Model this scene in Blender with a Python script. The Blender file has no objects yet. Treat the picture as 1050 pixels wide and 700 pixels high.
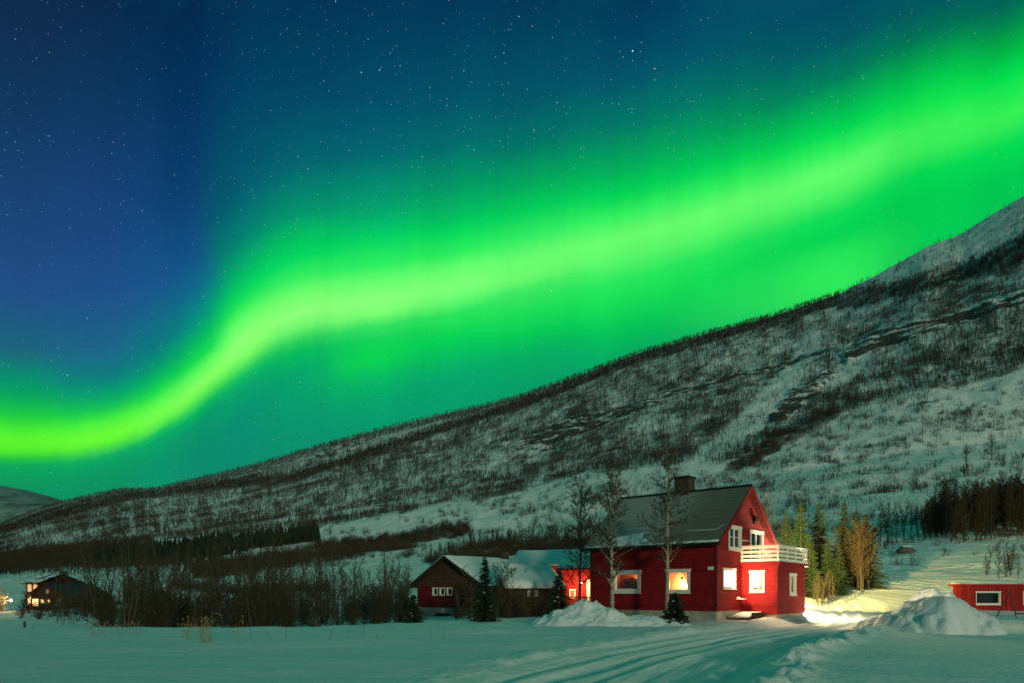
import bpy, math, random
import numpy as np
from mathutils import Vector, Matrix
from mathutils.geometry import tessellate_polygon

S = bpy.context.scene
COL = S.collection
R = math.radians
random.seed(7)
F = 700.0            # focal length in photo pixels (1050 wide, 24 mm on 36 mm)
HZ = 607.0           # photo row of the horizon
EYE = 1.6

# ------------------------------------------------------------------ camera
cd = bpy.data.cameras.new('camera')
cd.lens = 24.0
cd.sensor_width = 36.0
cd.shift_y = (HZ - 350.0) / 1050.0
cd.clip_start = 0.1
cd.clip_end = 30000.0
cam = bpy.data.objects.new('camera', cd)
cam.location = (0, 0, EYE)
cam.rotation_euler = (R(90), 0, 0)
COL.objects.link(cam)
S.camera = cam

# ------------------------------------------------------------------ exposure
S.view_settings.view_transform = 'Standard'
S.view_settings.look = 'None'
S.view_settings.gamma = 1.0
S.view_settings.exposure = 0.0
S.view_settings.use_curve_mapping = False

# ------------------------------------------------------------------ moon (the one sun lamp)
MOON = Vector((0.32, -0.92, 0.125)).normalized()
sl = bpy.data.lights.new('moon', 'SUN')
sl.energy = 1.1
sl.angle = R(5.0)
sl.color = (0.96, 0.94, 0.64)
so = bpy.data.objects.new('moon', sl)
so.rotation_euler = MOON.to_track_quat('Z', 'Y').to_euler()
COL.objects.link(so)

# ------------------------------------------------------------------ world: aurora over a star field
W = bpy.data.worlds.new('World')
S.world = W
W.use_nodes = True
wt = W.node_tree
wt.nodes.clear()

def s2l(c):
    return tuple((v / 255.0 / 12.92) if v / 255.0 <= 0.04045 else ((v / 255.0 + 0.055) / 1.055) ** 2.4 for v in c)

class NT:
    """small helper to write node graphs"""
    def __init__(self, tree):
        self.t = tree
    def n(self, kind, **kw):
        nd = self.t.nodes.new(kind)
        for k, v in kw.items():
            setattr(nd, k, v)
        return nd
    def put(self, sock, v):
        if isinstance(v, bpy.types.NodeSocket):
            self.t.links.new(v, sock)
        else:
            sock.default_value = v
    def math(self, op, a, b=0.0, c=None, clamp=False):
        nd = self.n('ShaderNodeMath', operation=op, use_clamp=clamp)
        self.put(nd.inputs[0], a)
        self.put(nd.inputs[1], b)
        if c is not None:
            self.put(nd.inputs[2], c)
        return nd.outputs[0]
    def mix(self, fac, a, b, blend='MIX'):
        nd = self.n('ShaderNodeMix', data_type='RGBA', blend_type=blend)
        self.put(nd.inputs[0], fac)
        for s, v in ((nd.inputs[6], a), (nd.inputs[7], b)):
            self.put(s, v if isinstance(v, bpy.types.NodeSocket) else (tuple(v) + (1.0,))[:4])
        return nd.outputs[2]
    def ramp(self, fac, stops, interp='LINEAR'):
        nd = self.n('ShaderNodeValToRGB')
        cr = nd.color_ramp
        cr.interpolation = interp
        while len(cr.elements) > 1:
            cr.elements.remove(cr.elements[-1])
        cr.elements[0].position = stops[0][0]
        cr.elements[0].color = tuple(stops[0][1])[:3] + (1,)
        for p, c in stops[1:]:
            e = cr.elements.new(p)
            e.color = tuple(c)[:3] + (1,)
        self.put(nd.inputs[0], fac)
        return nd.outputs[0]
    def noise(self, vec, scale, detail=3.0, rough=0.55, dim='3D'):
        nd = self.n('ShaderNodeTexNoise', noise_dimensions=dim)
        if vec is not None:
            self.put(nd.inputs['Vector'], vec)
        nd.inputs['Scale'].default_value = scale
        nd.inputs['Detail'].default_value = detail
        nd.inputs['Roughness'].default_value = rough
        return nd.outputs[0]
    def remap(self, v, a, b, c, d, smooth=False):
        nd = self.n('ShaderNodeMapRange', interpolation_type='SMOOTHSTEP' if smooth else 'LINEAR')
        self.put(nd.inputs[0], v)
        for i, x in enumerate((a, b, c, d)):
            nd.inputs[i + 1].default_value = x
        return nd.outputs[0]

g = NT(wt)
tc = g.n('ShaderNodeTexCoord')
sep = g.n('ShaderNodeSeparateXYZ')
wt.links.new(tc.outputs['Generated'], sep.inputs[0])
dx, dy, dz = sep.outputs
az = g.math('MULTIPLY', g.math('ARCTAN2', dx, dy), 180 / math.pi)
el = g.math('MULTIPLY', g.math('ARCSINE', dz), 180 / math.pi)

def azel(px, y):
    u, v = (px - 525) / F, (HZ - y) / F
    return math.degrees(math.atan(u)), math.degrees(math.atan(v / math.sqrt(1 + u * u)))

band = [(-60, 456), (0, 455), (40, 455), (80, 453), (110, 447), (130, 440), (150, 431), (175, 416), (200, 399), (220, 381), (240, 362), (260, 346), (280, 333),
        (300, 323), (330, 317), (370, 310), (420, 303), (470, 293), (540, 274), (600, 260), (660, 245), (760, 212), (860, 177), (960, 138), (1025, 118), (1150, 70)]
bp = [azel(*p) for p in band]
# centre line of the arc as a curve over azimuth
fc = g.n('ShaderNodeFloatCurve')
cv = fc.mapping.curves[0]
pts = [(0.0, (bp[0][1]) / 60.0)] + [((a + 60) / 120.0, e / 60.0) for a, e in bp] + [(1.0, min(0.98, bp[-1][1] / 60.0 + 0.05))]
cv.points[0].location = pts[0]
cv.points[1].location = pts[-1]
for p in pts[1:-1]:
    cv.points.new(*p)
for p in cv.points:
    p.handle_type = 'AUTO_CLAMPED'
fc.mapping.update()
wt.links.new(g.math('ADD', g.math('DIVIDE', az, 120.0), 0.5, clamp=True), fc.inputs['Value'])
wob = g.math('MULTIPLY', g.math('SUBTRACT', g.noise(tc.outputs['Generated'], 3.0, 2.0), 0.5), 0.5)
fv = g.n('ShaderNodeCombineXYZ')
g.put(fv.inputs[0], az)
wob = g.math('ADD', wob, g.math('MULTIPLY', g.math('SUBTRACT', g.noise(fv.outputs[0], 0.30, 4.0, 0.6), 0.5), 0.8))
s = g.math('SUBTRACT', g.math('SUBTRACT', el, g.math('MULTIPLY', fc.outputs[0], 60.0)), wob)
S0, S1 = -30.0, 90.0
sn = g.math('DIVIDE', g.math('SUBTRACT', s, S0), S1 - S0, clamp=True)

ZENITH = s2l((38, 156, 118))
BACK = s2l((14, 78, 88))
cols = [
 (20, [(0, (12, 40, 74)), (100, (14, 52, 90)), (200, (22, 64, 112)), (300, (30, 76, 132)), (361, (22, 100, 120)), (385, (0, 138, 110)), (407, (0, 164, 90)), (428, (28, 205, 60)),
       (438, (60, 230, 50)), (452, (96, 246, 42)), (463, (78, 228, 42)), (470, (20, 190, 62)), (476, (0, 164, 86)), (500, (0, 145, 92)), (530, (0, 122, 92))]),
 (100, [(0, (8, 40, 74)), (100, (12, 54, 94)), (200, (22, 64, 118)), (300, (28, 78, 136)), (361, (24, 100, 134)), (391, (4, 126, 124)), (410, (0, 165, 105)), (425, (20, 205, 72)),
        (434, (72, 240, 60)), (449, (108, 252, 52)), (459, (88, 238, 52)), (466, (20, 190, 80)), (473, (0, 160, 100)), (490, (0, 148, 96)), (520, (0, 135, 96))]),
 (150, [(0, (2, 40, 74)), (100, (6, 52, 92)), (200, (16, 64, 116)), (300, (22, 84, 138)), (361, (4, 120, 126)), (382, (0, 150, 110)), (400, (0, 195, 86)), (410, (30, 222, 76)),
        (422, (90, 250, 76)), (434, (118, 255, 76)), (443, (94, 240, 66)), (450, (20, 195, 86)), (458, (0, 165, 100)), (483, (0, 145, 105))]),
 (200, [(0, (0, 40, 74)), (100, (0, 50, 92)), (200, (8, 64, 112)), (260, (16, 80, 132)), (300, (10, 108, 138)), (330, (0, 146, 124)), (355, (0, 190, 92)), (373, (20, 222, 82)),
        (385, (90, 252, 92)), (400, (136, 255, 100)), (407, (120, 250, 88)), (416, (60, 226, 80)), (425, (0, 182, 94)), (438, (0, 152, 105)), (470, (0, 140, 108))]),
 (240, [(0, (0, 47, 80)), (100, (0, 63, 97)), (200, (0, 88, 108)), (250, (0, 124, 110)), (280, (0, 166, 104)), (300, (0, 198, 95)), (318, (20, 224, 86)),
        (336, (90, 250, 100)), (355, (140, 255, 116)), (370, (132, 255, 106)), (379, (100, 240, 92)), (391, (10, 195, 90)), (407, (0, 160, 105)), (437, (0, 140, 110)), (475, (0, 136, 108))]),
 (300, [(0, (0, 51, 84)), (100, (0, 70, 100)), (170, (0, 100, 110)), (220, (0, 148, 108)), (244, (0, 190, 95)), (269, (0, 220, 95)), (287, (52, 240, 96)),
        (305, (116, 255, 110)), (323, (140, 255, 120)), (336, (112, 246, 110)), (348, (48, 215, 90)), (360, (0, 188, 90)), (385, (0, 162, 106)), (430, (0, 150, 108)), (465, (0, 140, 106))]),
 (370, [(0, (0, 52, 86)), (100, (0, 74, 102)), (160, (0, 100, 110)), (220, (0, 162, 108)), (250, (0, 212, 95)), (275, (42, 236, 95)), (293, (102, 252, 108)), (311, (136, 255, 122)),
        (323, (124, 252, 114)), (336, (50, 222, 95)), (351, (10, 206, 85)), (372, (5, 206, 80)), (391, (0, 180, 95)), (412, (0, 160, 105)), (440, (0, 148, 106))]),
 (470, [(0, (0, 53, 86)), (100, (0, 80, 102)), (150, (0, 108, 106)), (190, (0, 150, 98)), (220, (0, 186, 95)), (238, (0, 215, 90)), (260, (42, 236, 92)), (278, (106, 255, 112)),
        (295, (126, 255, 120)), (305, (100, 248, 110)), (320, (40, 225, 90)), (342, (0, 210, 82)), (363, (0, 185, 92)), (385, (0, 162, 106)), (415, (0, 155, 106))]),
 (540, [(0, (0, 54, 86)), (100, (0, 84, 102)), (150, (0, 116, 102)), (190, (0, 170, 92)), (220, (0, 214, 90)), (244, (52, 240, 100)), (266, (106, 255, 112)),
        (284, (110, 252, 112)), (296, (60, 235, 98)), (318, (28, 224, 88)), (342, (0, 205, 84)), (363, (0, 176, 96)), (395, (0, 158, 104))]),
 (660, [(0, (0, 56, 88)), (50, (0, 72, 100)), (80, (0, 86, 104)), (127, (0, 124, 100)), (164, (0, 170, 90)), (197, (0, 215, 85)), (215, (50, 240, 95)), (239, (106, 252, 110)),
        (257, (90, 248, 105)), (281, (40, 232, 92)), (304, (20, 220, 85)), (332, (0, 195, 85)), (358, (0, 170, 94)), (400, (0, 150, 100))]),
 (860, [(0, (0, 72, 96)), (40, (0, 86, 98)), (80, (0, 124, 90)), (108, (0, 176, 84)), (136, (0, 218, 80)), (155, (50, 240, 92)), (173, (98, 252, 110)),
        (192, (80, 245, 100)), (215, (15, 220, 85)), (239, (0, 210, 82)), (267, (40, 230, 88)), (290, (46, 232, 88)), (330, (0, 200, 90))]),
 (960, [(0, (0, 86, 92)), (30, (0, 112, 84)), (55, (0, 160, 76)), (80, (0, 204, 76)), (108, (20, 232, 80)), (131, (62, 240, 90)), (150, (54, 236, 88)), (169, (0, 218, 82)),
        (197, (0, 205, 80)), (240, (0, 204, 82)), (280, (0, 185, 84))]),
 (1025, [(0, (0, 94, 86)), (25, (0, 130, 76)), (50, (0, 174, 68)), (80, (0, 222, 76)), (104, (34, 234, 82)), (122, (56, 238, 84)), (148, (0, 220, 82)),
         (182, (0, 200, 80)), (225, (0, 196, 82)), (280, (0, 180, 84))]),
]
# the columns of light lean and waver a little
azw = g.math('ADD', az, g.math('MULTIPLY', g.math('SUBTRACT', g.noise(tc.outputs['Generated'], 5.0, 4.0), 0.5), 6.0))
acc = None
prev = None
for px, st in cols:
    a_, c_ = azel(px, 300)[0], None
    # arc centre for this column
    xs = [b[0] for b in band]
    ys = [b[1] for b in band]
    ce = azel(px, float(np.interp(px, xs, ys)))[1]
    stops = []
    for y, c in st:
        e = azel(px, y)[1]
        stops.append(((e - ce - S0) / (S1 - S0), s2l(c)))
    stops.sort(key=lambda q: q[0])
    top = stops[-1]
    mid = tuple(0.5 * (p + q) for p, q in zip(top[1], ZENITH))
    stops.append((top[0] + (1 - top[0]) * 0.22, mid))
    stops.append((min(1.0, top[0] + (1 - top[0]) * 0.5), ZENITH))
    col = g.ramp(sn, stops, 'B_SPLINE' if False else 'EASE' if False else 'LINEAR')
    if acc is None:
        acc = col
    else:
        w_ = g.remap(azw, prev, a_, 0.0, 1.0, True)
        acc = g.mix(w_, acc, col)
    prev = a_
# the arc fades out to the sides and behind
bk = g.math('MULTIPLY', g.remap(g.math('ABSOLUTE', az), 40.0, 60.0, 0.0, 1.0, True), g.remap(el, 50.0, 80.0, 1.0, 0.0, True))
acc = g.mix(bk, acc, BACK)
# faint vertical rays
rv = g.n('ShaderNodeCombineXYZ')
g.put(rv.inputs[0], az)
g.put(rv.inputs[1], g.math('MULTIPLY', el, 0.05))
rays = g.remap(g.noise(rv.outputs[0], 0.22, 4.0, 0.55), 0.3, 0.7, 0.94, 1.06)
acc = g.mix(1.0, acc, rays, 'MULTIPLY')
# stars: two cell layers on the direction sphere
def stars(scale, r, k, gain):
    v = g.n('ShaderNodeTexVoronoi', feature='F1')
    v.inputs['Scale'].default_value = scale
    wt.links.new(tc.outputs['Generated'], v.inputs['Vector'])
    sc_ = g.n('ShaderNodeSeparateColor')
    wt.links.new(v.outputs['Color'], sc_.inputs[0])
    body = g.remap(v.outputs['Distance'], 0.0, r, 1.0, 0.0, True)
    br = g.math('MULTIPLY', g.math('POWER', sc_.outputs[0], k), gain)
    tint = g.ramp(sc_.outputs[1], [(0.0, (1.0, 0.7, 0.45)), (0.12, (1, 0.93, 0.85)), (0.4, (0.6, 0.82, 1.0)), (1.0, (0.30, 0.62, 1.0))])
    return g.mix(1.0, tint, g.math('MULTIPLY', body, br), 'MULTIPLY')
st1 = stars(260.0, 0.17, 5.0, 1.0)
st2 = stars(110.0, 0.072, 3.5, 2.0)
st3 = stars(34.0, 0.034, 2.0, 4.0)
sg = g.n('ShaderNodeSeparateColor')
wt.links.new(acc, sg.inputs[0])
up = g.math('MULTIPLY', g.remap(sg.outputs[1], 0.10, 0.55, 1.0, 0.28), g.remap(g.noise(tc.outputs['Generated'], 6.0, 3.0), 0.35, 0.65, 0.35, 1.35))
acc = g.mix(1.0, acc, g.mix(1.0, g.mix(1.0, g.mix(1.0, st1, st2, 'ADD'), st3, 'ADD'), up, 'MULTIPLY'), 'ADD')
# below the horizon: snow-lit dark
acc = g.mix(g.remap(el, -3.0, -0.5, 1.0, 0.0), acc, (0.03, 0.10, 0.07))
bgA = g.n('ShaderNodeBackground')
g.put(bgA.inputs[0], acc)
bgA.inputs[1].default_value = 1.0
sky = g.n('ShaderNodeTexSky', sky_type='NISHITA')
sky.sun_disc = False
sky.sun_elevation = math.asin(MOON.z)
sky.sun_rotation = math.atan2(MOON.x, MOON.y)
bgN = g.n('ShaderNodeBackground')
wt.links.new(sky.outputs[0], bgN.inputs[0])
bgN.inputs[1].default_value = 0.0012
ad = g.n('ShaderNodeAddShader')
wt.links.new(bgA.outputs[0], ad.inputs[0])
wt.links.new(bgN.outputs[0], ad.inputs[1])
wo = g.n('ShaderNodeOutputWorld')
wt.links.new(ad.outputs[0], wo.inputs[0])

# ================================================================== helpers
def tag(o, label=None, cat=None, group=None, kind=None):
    if label: o['label'] = label
    if cat: o['category'] = cat
    if group: o['group'] = group
    if kind: o['kind'] = kind
    return o

def thing(name, label, cat, loc=(0, 0, 0), rz=0.0, group=None):
    o = bpy.data.objects.new(name, None)
    o.empty_display_size = 0.2
    COL.objects.link(o)
    o.location = loc
    o.rotation_euler = (0, 0, rz)
    return tag(o, label, cat, group)

def copy_tree(o, parent=None):
    c = o.copy()
    COL.objects.link(c)
    c.parent = parent
    for ch in list(o.children):
        copy_tree(ch, c)
    return c

class MB:
    """collects geometry and links it as ONE mesh object"""
    def __init__(self):
        self.v, self.f = [], []
    def add(self, vs, fs):
        k = len(self.v)
        self.v.extend(tuple(p) for p in vs)
        self.f.extend(tuple(i + k for i in f) for f in fs)
        return self
    def box(self, x0, x1, y0, y1, z0, z1):
        vs = [(x, y, z) for z in (z0, z1) for y in (y0, y1) for x in (x0, x1)]
        return self.add(vs, [(0, 2, 3, 1), (4, 5, 7, 6), (0, 1, 5, 4), (2, 6, 7, 3), (0, 4, 6, 2), (1, 3, 7, 5)])
    def fbox(self, O, U, V, N, u0, u1, v0, v1, n0, n1):
        """box in the frame O,U,V,N"""
        O, U, V, N = Vector(O), Vector(U), Vector(V), Vector(N)
        vs = [O + U * u + V * v + N * n for n in (n0, n1) for v in (v0, v1) for u in (u0, u1)]
        fs = [(0, 2, 3, 1), (4, 5, 7, 6), (0, 1, 5, 4), (2, 6, 7, 3), (0, 4, 6, 2), (1, 3, 7, 5)]
        if U.cross(V).dot(N) < 0:
            fs = [tuple(reversed(f)) for f in fs]
        return self.add(vs, fs)
    def beam(self, p, q, w, h, up=(0, 0, 1)):
        p, q = Vector(p), Vector(q)
        d = (q - p)
        L = d.length
        d.normalize()
        sd = d.cross(Vector(up))
        if sd.length < 1e-4:
            sd = Vector((1, 0, 0))
        sd.normalize()
        u2 = sd.cross(d)
        return self.fbox(p, d, sd, u2, 0, L, -w / 2, w / 2, -h / 2, h / 2)
    def tube(self, pts, rad, sides=6, cap=True):
        pts = [Vector(p) for p in pts]
        n = len(pts)
        k0 = len(self.v)
        ref = Vector((0.37, 0.61, 0.70))
        for i, p in enumerate(pts):
            d = (pts[min(i + 1, n - 1)] - pts[max(i - 1, 0)]).normalized()
            a = d.cross(ref)
            if a.length < 1e-3:
                a = d.cross(Vector((1, 0, 0)))
            a.normalize()
            b = d.cross(a)
            r = rad[i]
            for j in range(sides):
                t = 2 * math.pi * j / sides
                self.v.append(tuple(p + a * (r * math.cos(t)) + b * (r * math.sin(t))))
        for i in range(n - 1):
            for j in range(sides):
                j2 = (j + 1) % sides
                self.f.append((k0 + i * sides + j, k0 + i * sides + j2, k0 + (i + 1) * sides + j2, k0 + (i + 1) * sides + j))
        if cap:
            self.f.append(tuple(k0 + j for j in reversed(range(sides))))
            self.f.append(tuple(k0 + (n - 1) * sides + j for j in range(sides)))
        return self
    def wall(self, O, U, N, outer, holes, t=0.16):
        """upright panel with openings; outer / holes are (u, z) loops, N the outward normal"""
        O, U, N = Vector(O), Vector(U), Vector(N)
        Z = Vector((0, 0, 1))
        loops = [list(outer)] + [[(a, c), (b, c), (b, d), (a, d)] for a, b, c, d in holes]
        flat = [p for l in loops for p in l]
        tris = tessellate_polygon([[Vector((p[0], p[1], 0)) for p in l] for l in loops])
        n = len(flat)
        vs = [O + U * p[0] + Z * p[1] for p in flat] + [O + U * p[0] + Z * p[1] - N * t for p in flat]
        fs = []
        for tr in tris:
            a, b, c = (vs[i] for i in tr)
            if (b - a).cross(c - a).dot(N) < 0:
                tr = tuple(reversed(tr))
            fs.append(tuple(tr))
            fs.append(tuple(i + n for i in reversed(tr)))
        k = 0
        for l in loops:
            m = len(l)
            for i in range(m):
                j = (i + 1) % m
                fs.append((k + i, k + j, k + j + n, k + i + n))
            k += m
        return self.add(vs, fs)
    def build(self, name, mat, parent=None, smooth=False, loc=None):
        me = bpy.data.meshes.new(name)
        me.from_pydata(self.v, [], self.f)
        if smooth:
            me.polygons.foreach_set('use_smooth', np.ones(len(me.polygons), dtype=bool))
        me.materials.append(mat)
        o = bpy.data.objects.new(name, me)
        COL.objects.link(o)
        if parent: o.parent = parent
        if loc is not None: o.location = loc
        return o

def np_mesh(name, V, Fq, mat, smooth=True, attrs=None, parent=None):
    """fast mesh from numpy arrays; Fq is (n,3) or (n,4)"""
    me = bpy.data.meshes.new(name)
    V = np.ascontiguousarray(V, dtype=np.float32)
    Fq = np.ascontiguousarray(Fq, dtype=np.int32)
    k = Fq.shape[1]
    me.vertices.add(len(V))
    me.vertices.foreach_set('co', V.ravel())
    me.loops.add(Fq.size)
    me.loops.foreach_set('vertex_index', Fq.ravel())
    me.polygons.add(len(Fq))
    me.polygons.foreach_set('loop_start', np.arange(0, Fq.size, k, dtype=np.int32))
    me.polygons.foreach_set('use_smooth', np.full(len(Fq), smooth, dtype=bool))
    me.update(calc_edges=True)
    for an, av in (attrs or {}).items():
        at = me.attributes.new(an, 'FLOAT', 'POINT')
        at.data.foreach_set('value', np.ascontiguousarray(av, dtype=np.float32).ravel())
    me.materials.append(mat)
    o = bpy.data.objects.new(name, me)
    COL.objects.link(o)
    if parent: o.parent = parent
    return o

# ------------------------------------------------------------------ numpy noise
def vnoise(x, y, seed=0):
    xi, yi = np.floor(x).astype(np.int64), np.floor(y).astype(np.int64)
    fx, fy = x - xi, y - yi
    fx = fx * fx * fx * (fx * (fx * 6 - 15) + 10)
    fy = fy * fy * fy * (fy * (fy * 6 - 15) + 10)
    def h(a, b):
        n = (a * 374761393 + b * 668265263 + seed * 974711) & 0x7fffffff
        n = ((n ^ (n >> 13)) * 1274126177) & 0x7fffffff
        n = (n ^ (n >> 16)) & 0xffff
        return n / 65535.0
    a, b, c, d = h(xi, yi), h(xi + 1, yi), h(xi, yi + 1), h(xi + 1, yi + 1)
    return (a * (1 - fx) + b * fx) * (1 - fy) + (c * (1 - fx) + d * fx) * fy

def fbm(x, y, seed=0, octv=4, gain=0.5):
    t, a, s_ = 0.0, 1.0, 0.0
    for i in range(octv):
        t = t + a * (vnoise(x * 2 ** i + 17.3 * i, y * 2 ** i - 9.1 * i, seed + i) - 0.5)
        s_ += a
        a *= gain
    return t / s_ * 2

# ================================================================== materials
def new_mat(name):
    m = bpy.data.materials.new(name)
    m.use_nodes = True
    nt = NT(m.node_tree)
    return m, nt, m.node_tree.nodes['Principled BSDF']

def set_bump(nt, bs, h, strength=0.4, dist=0.02):
    b = nt.n('ShaderNodeBump')
    b.inputs['Strength'].default_value = strength
    b.inputs['Distance'].default_value = dist
    nt.put(b.inputs['Height'], h)
    nt.t.links.new(b.outputs[0], bs.inputs['Normal'])
    return b

def coord(nt, kind='Object'):
    return nt.n('ShaderNodeTexCoord').outputs[kind]

def plain(name, c, rough=0.7, var=0.25, scale=6.0, bump=0.0, bscale=40.0, metallic=0.0, spec=0.3):
    m, nt, bs = new_mat(name)
    co = coord(nt)
    f = nt.noise(co, scale, 4.0)
    k = nt.remap(f, 0.3, 0.7, 1 - var, 1 + var)
    nt.put(bs.inputs['Base Color'], nt.mix(1.0, c, k, 'MULTIPLY'))
    bs.inputs['Roughness'].default_value = rough
    bs.inputs['Metallic'].default_value = metallic
    bs.inputs['Specular IOR Level'].default_value = spec
    if bump:
        set_bump(nt, bs, nt.noise(co, bscale, 3.0), bump, 0.02)
    return m

def emit_mat(name, c, strength):
    m, nt, bs = new_mat(name)
    bs.inputs['Base Color'].default_value = tuple(0.25 * v for v in c) + (1,)
    bs.inputs['Emission Color'].default_value = tuple(c) + (1,)
    bs.inputs['Emission Strength'].default_value = strength
    return m

def siding(name, c, pitch=0.13, axis=2, var=0.25, groove=0.5):
    """painted boards: lap profile along one axis, worn paint"""
    m, nt, bs = new_mat(name)
    co = coord(nt)
    sp = nt.n('ShaderNodeSeparateXYZ')
    nt.t.links.new(co, sp.inputs[0])
    fr = nt.math('FRACT', nt.math('DIVIDE', sp.outputs[axis], pitch))
    prof = nt.ramp(fr, [(0.0, (0, 0, 0)), (0.07, (0.15, 0.15, 0.15)), (0.12, (0.95, 0.95, 0.95)), (0.9, (0.75, 0.75, 0.75)), (1.0, (0, 0, 0))])
    idn = nt.math('FLOOR', nt.math('DIVIDE', sp.outputs[axis], pitch))
    wn = nt.n('ShaderNodeTexWhiteNoise', noise_dimensions='1D')
    nt.put(wn.inputs['W'], idn)
    kb = nt.remap(wn.outputs[0], 0, 1, 0.86, 1.12)
    k = nt.remap(nt.noise(co, 2.2, 5.0), 0.3, 0.7, 1 - var, 1 + var)
    k2 = nt.remap(nt.noise(co, 26.0, 3.0), 0.3, 0.7, 0.9, 1.1)
    cc = nt.mix(1.0, nt.mix(1.0, nt.mix(1.0, c, k, 'MULTIPLY'), k2, 'MULTIPLY'), kb, 'MULTIPLY')
    gap = nt.remap(fr, 0.03, 0.09, groove, 1.0)
    nt.put(bs.inputs['Base Color'], nt.mix(1.0, cc, gap, 'MULTIPLY'))
    bs.inputs['Roughness'].default_value = 0.75
    bs.inputs['Specular IOR Level'].default_value = 0.2
    set_bump(nt, bs, prof, 0.8, 0.02)
    return m

def snow_mat(name='snow', fine=1.0):
    m, nt, bs = new_mat(name)
    geo = nt.n('ShaderNodeNewGeometry')
    p = geo.outputs['Position']
    h1 = nt.noise(p, 0.9, 5.0, 0.6)
    h2 = nt.noise(p, 7.0, 4.0, 0.6)
    h3 = nt.noise(p, 38.0, 2.0, 0.6)
    h = nt.math('ADD', nt.math('MULTIPLY', h1, 1.2), nt.math('ADD', nt.math('MULTIPLY', h2, 0.42), nt.math('MULTIPLY', h3, 0.14)))
    set_bump(nt, bs, h, 0.62 * fine, 0.17)
    k = nt.remap(h2, 0.3, 0.7, 0.95, 1.04)
    nt.put(bs.inputs['Base Color'], nt.mix(1.0, (0.80, 0.83, 0.85), k, 'MULTIPLY'))
    bs.inputs['Roughness'].default_value = 0.65
    bs.inputs['Specular IOR Level'].default_value = 0.25
    return m

M = {}
M['snow'] = snow_mat('snow')
M['snow_roof'] = snow_mat('roof_snow', 0.7)
M['red'] = siding('red_boards', (0.235, 0.009, 0.012), 0.13, 2)
M['red_dark'] = siding('old_red_boards', (0.16, 0.013, 0.018), 0.15, 2)
M['red_corr'] = siding('red_upright_boards', (0.36, 0.020, 0.018), 0.22, 0, 0.3, 0.3)
M['brown_wood'] = siding('brown_boards', (0.085, 0.045, 0.028), 0.18, 2)
M['white'] = plain('white_paint', (0.74, 0.72, 0.66), 0.55, 0.1)
M['concrete'] = plain('concrete', (0.36, 0.34, 0.27), 0.9, 0.3, 2.5, 0.4, 30)
M['dark_wood'] = plain('dark_wood', (0.05, 0.035, 0.025), 0.8, 0.3)
M['grey_wood'] = plain('grey_wood', (0.20, 0.17, 0.13), 0.8, 0.3)
M['chimney'] = plain('dark_brick', (0.06, 0.04, 0.032), 0.9, 0.35, 5, 0.5, 20)
M['metal_dark'] = plain('dark_metal', (0.03, 0.03, 0.032), 0.45, 0.2, metallic=0.6)
M['gutter'] = plain('pale_metal', (0.4, 0.4, 0.38), 0.5, 0.2, metallic=0.3)
M['bark'] = plain('grey_bark', (0.085, 0.062, 0.040), 0.9, 0.35, 12, 0.5, 60)
M['twig'] = plain('brown_twigs', (0.050, 0.043, 0.024), 0.9, 0.25, 3)
M['brush'] = plain('brown_brush', (0.064, 0.044, 0.029), 0.9, 0.4, 0.12)
M['hill_tree'] = plain('dark_birch_twigs', (0.070, 0.058, 0.045), 0.9, 0.4, 0.02)
M['ridge_tree'] = plain('ridge_twigs', (0.024, 0.023, 0.017), 0.9, 0.4, 0.02)
M['lit_twig'] = plain('lit_brown_twigs', (0.085, 0.058, 0.030), 0.9, 0.3, 3)  # twig brown lightened so the crowns look lamp-lit
M['dark_twig'] = plain('dimmed_twigs', (0.030, 0.023, 0.015), 0.9, 0.3, 3)  # twig brown darkened to offset the flood lamp's light
M['needle'] = plain('spruce_needles', (0.022, 0.045, 0.018), 0.8, 0.45, 2.5)
M['far_needle'] = plain('far_spruce_needles', (0.018, 0.030, 0.016), 0.85, 0.4, 0.1)
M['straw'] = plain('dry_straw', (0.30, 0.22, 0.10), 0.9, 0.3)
M['rock'] = plain('boulder', (0.14, 0.12, 0.10), 0.9, 0.4, 3, 0.6, 8)

def birch_bark():
    m, nt, bs = new_mat('birch_bark')
    co = coord(nt)
    mp = nt.n('ShaderNodeMapping')
    mp.inputs['Scale'].default_value = (3.0, 3.0, 14.0)
    nt.t.links.new(co, mp.inputs[0])
    f = nt.noise(mp.outputs[0], 1.0, 4.0, 0.65)
    nt.put(bs.inputs['Base Color'], nt.ramp(f, [(0.0, (0.04, 0.03, 0.025)), (0.40, (0.06, 0.05, 0.04)), (0.47, (0.36, 0.31, 0.21)), (1.0, (0.54, 0.47, 0.33))]))
    bs.inputs['Roughness'].default_value = 0.8
    set_bump(nt, bs, f, 0.4, 0.02)
    return m
M['birch'] = birch_bark()

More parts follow.
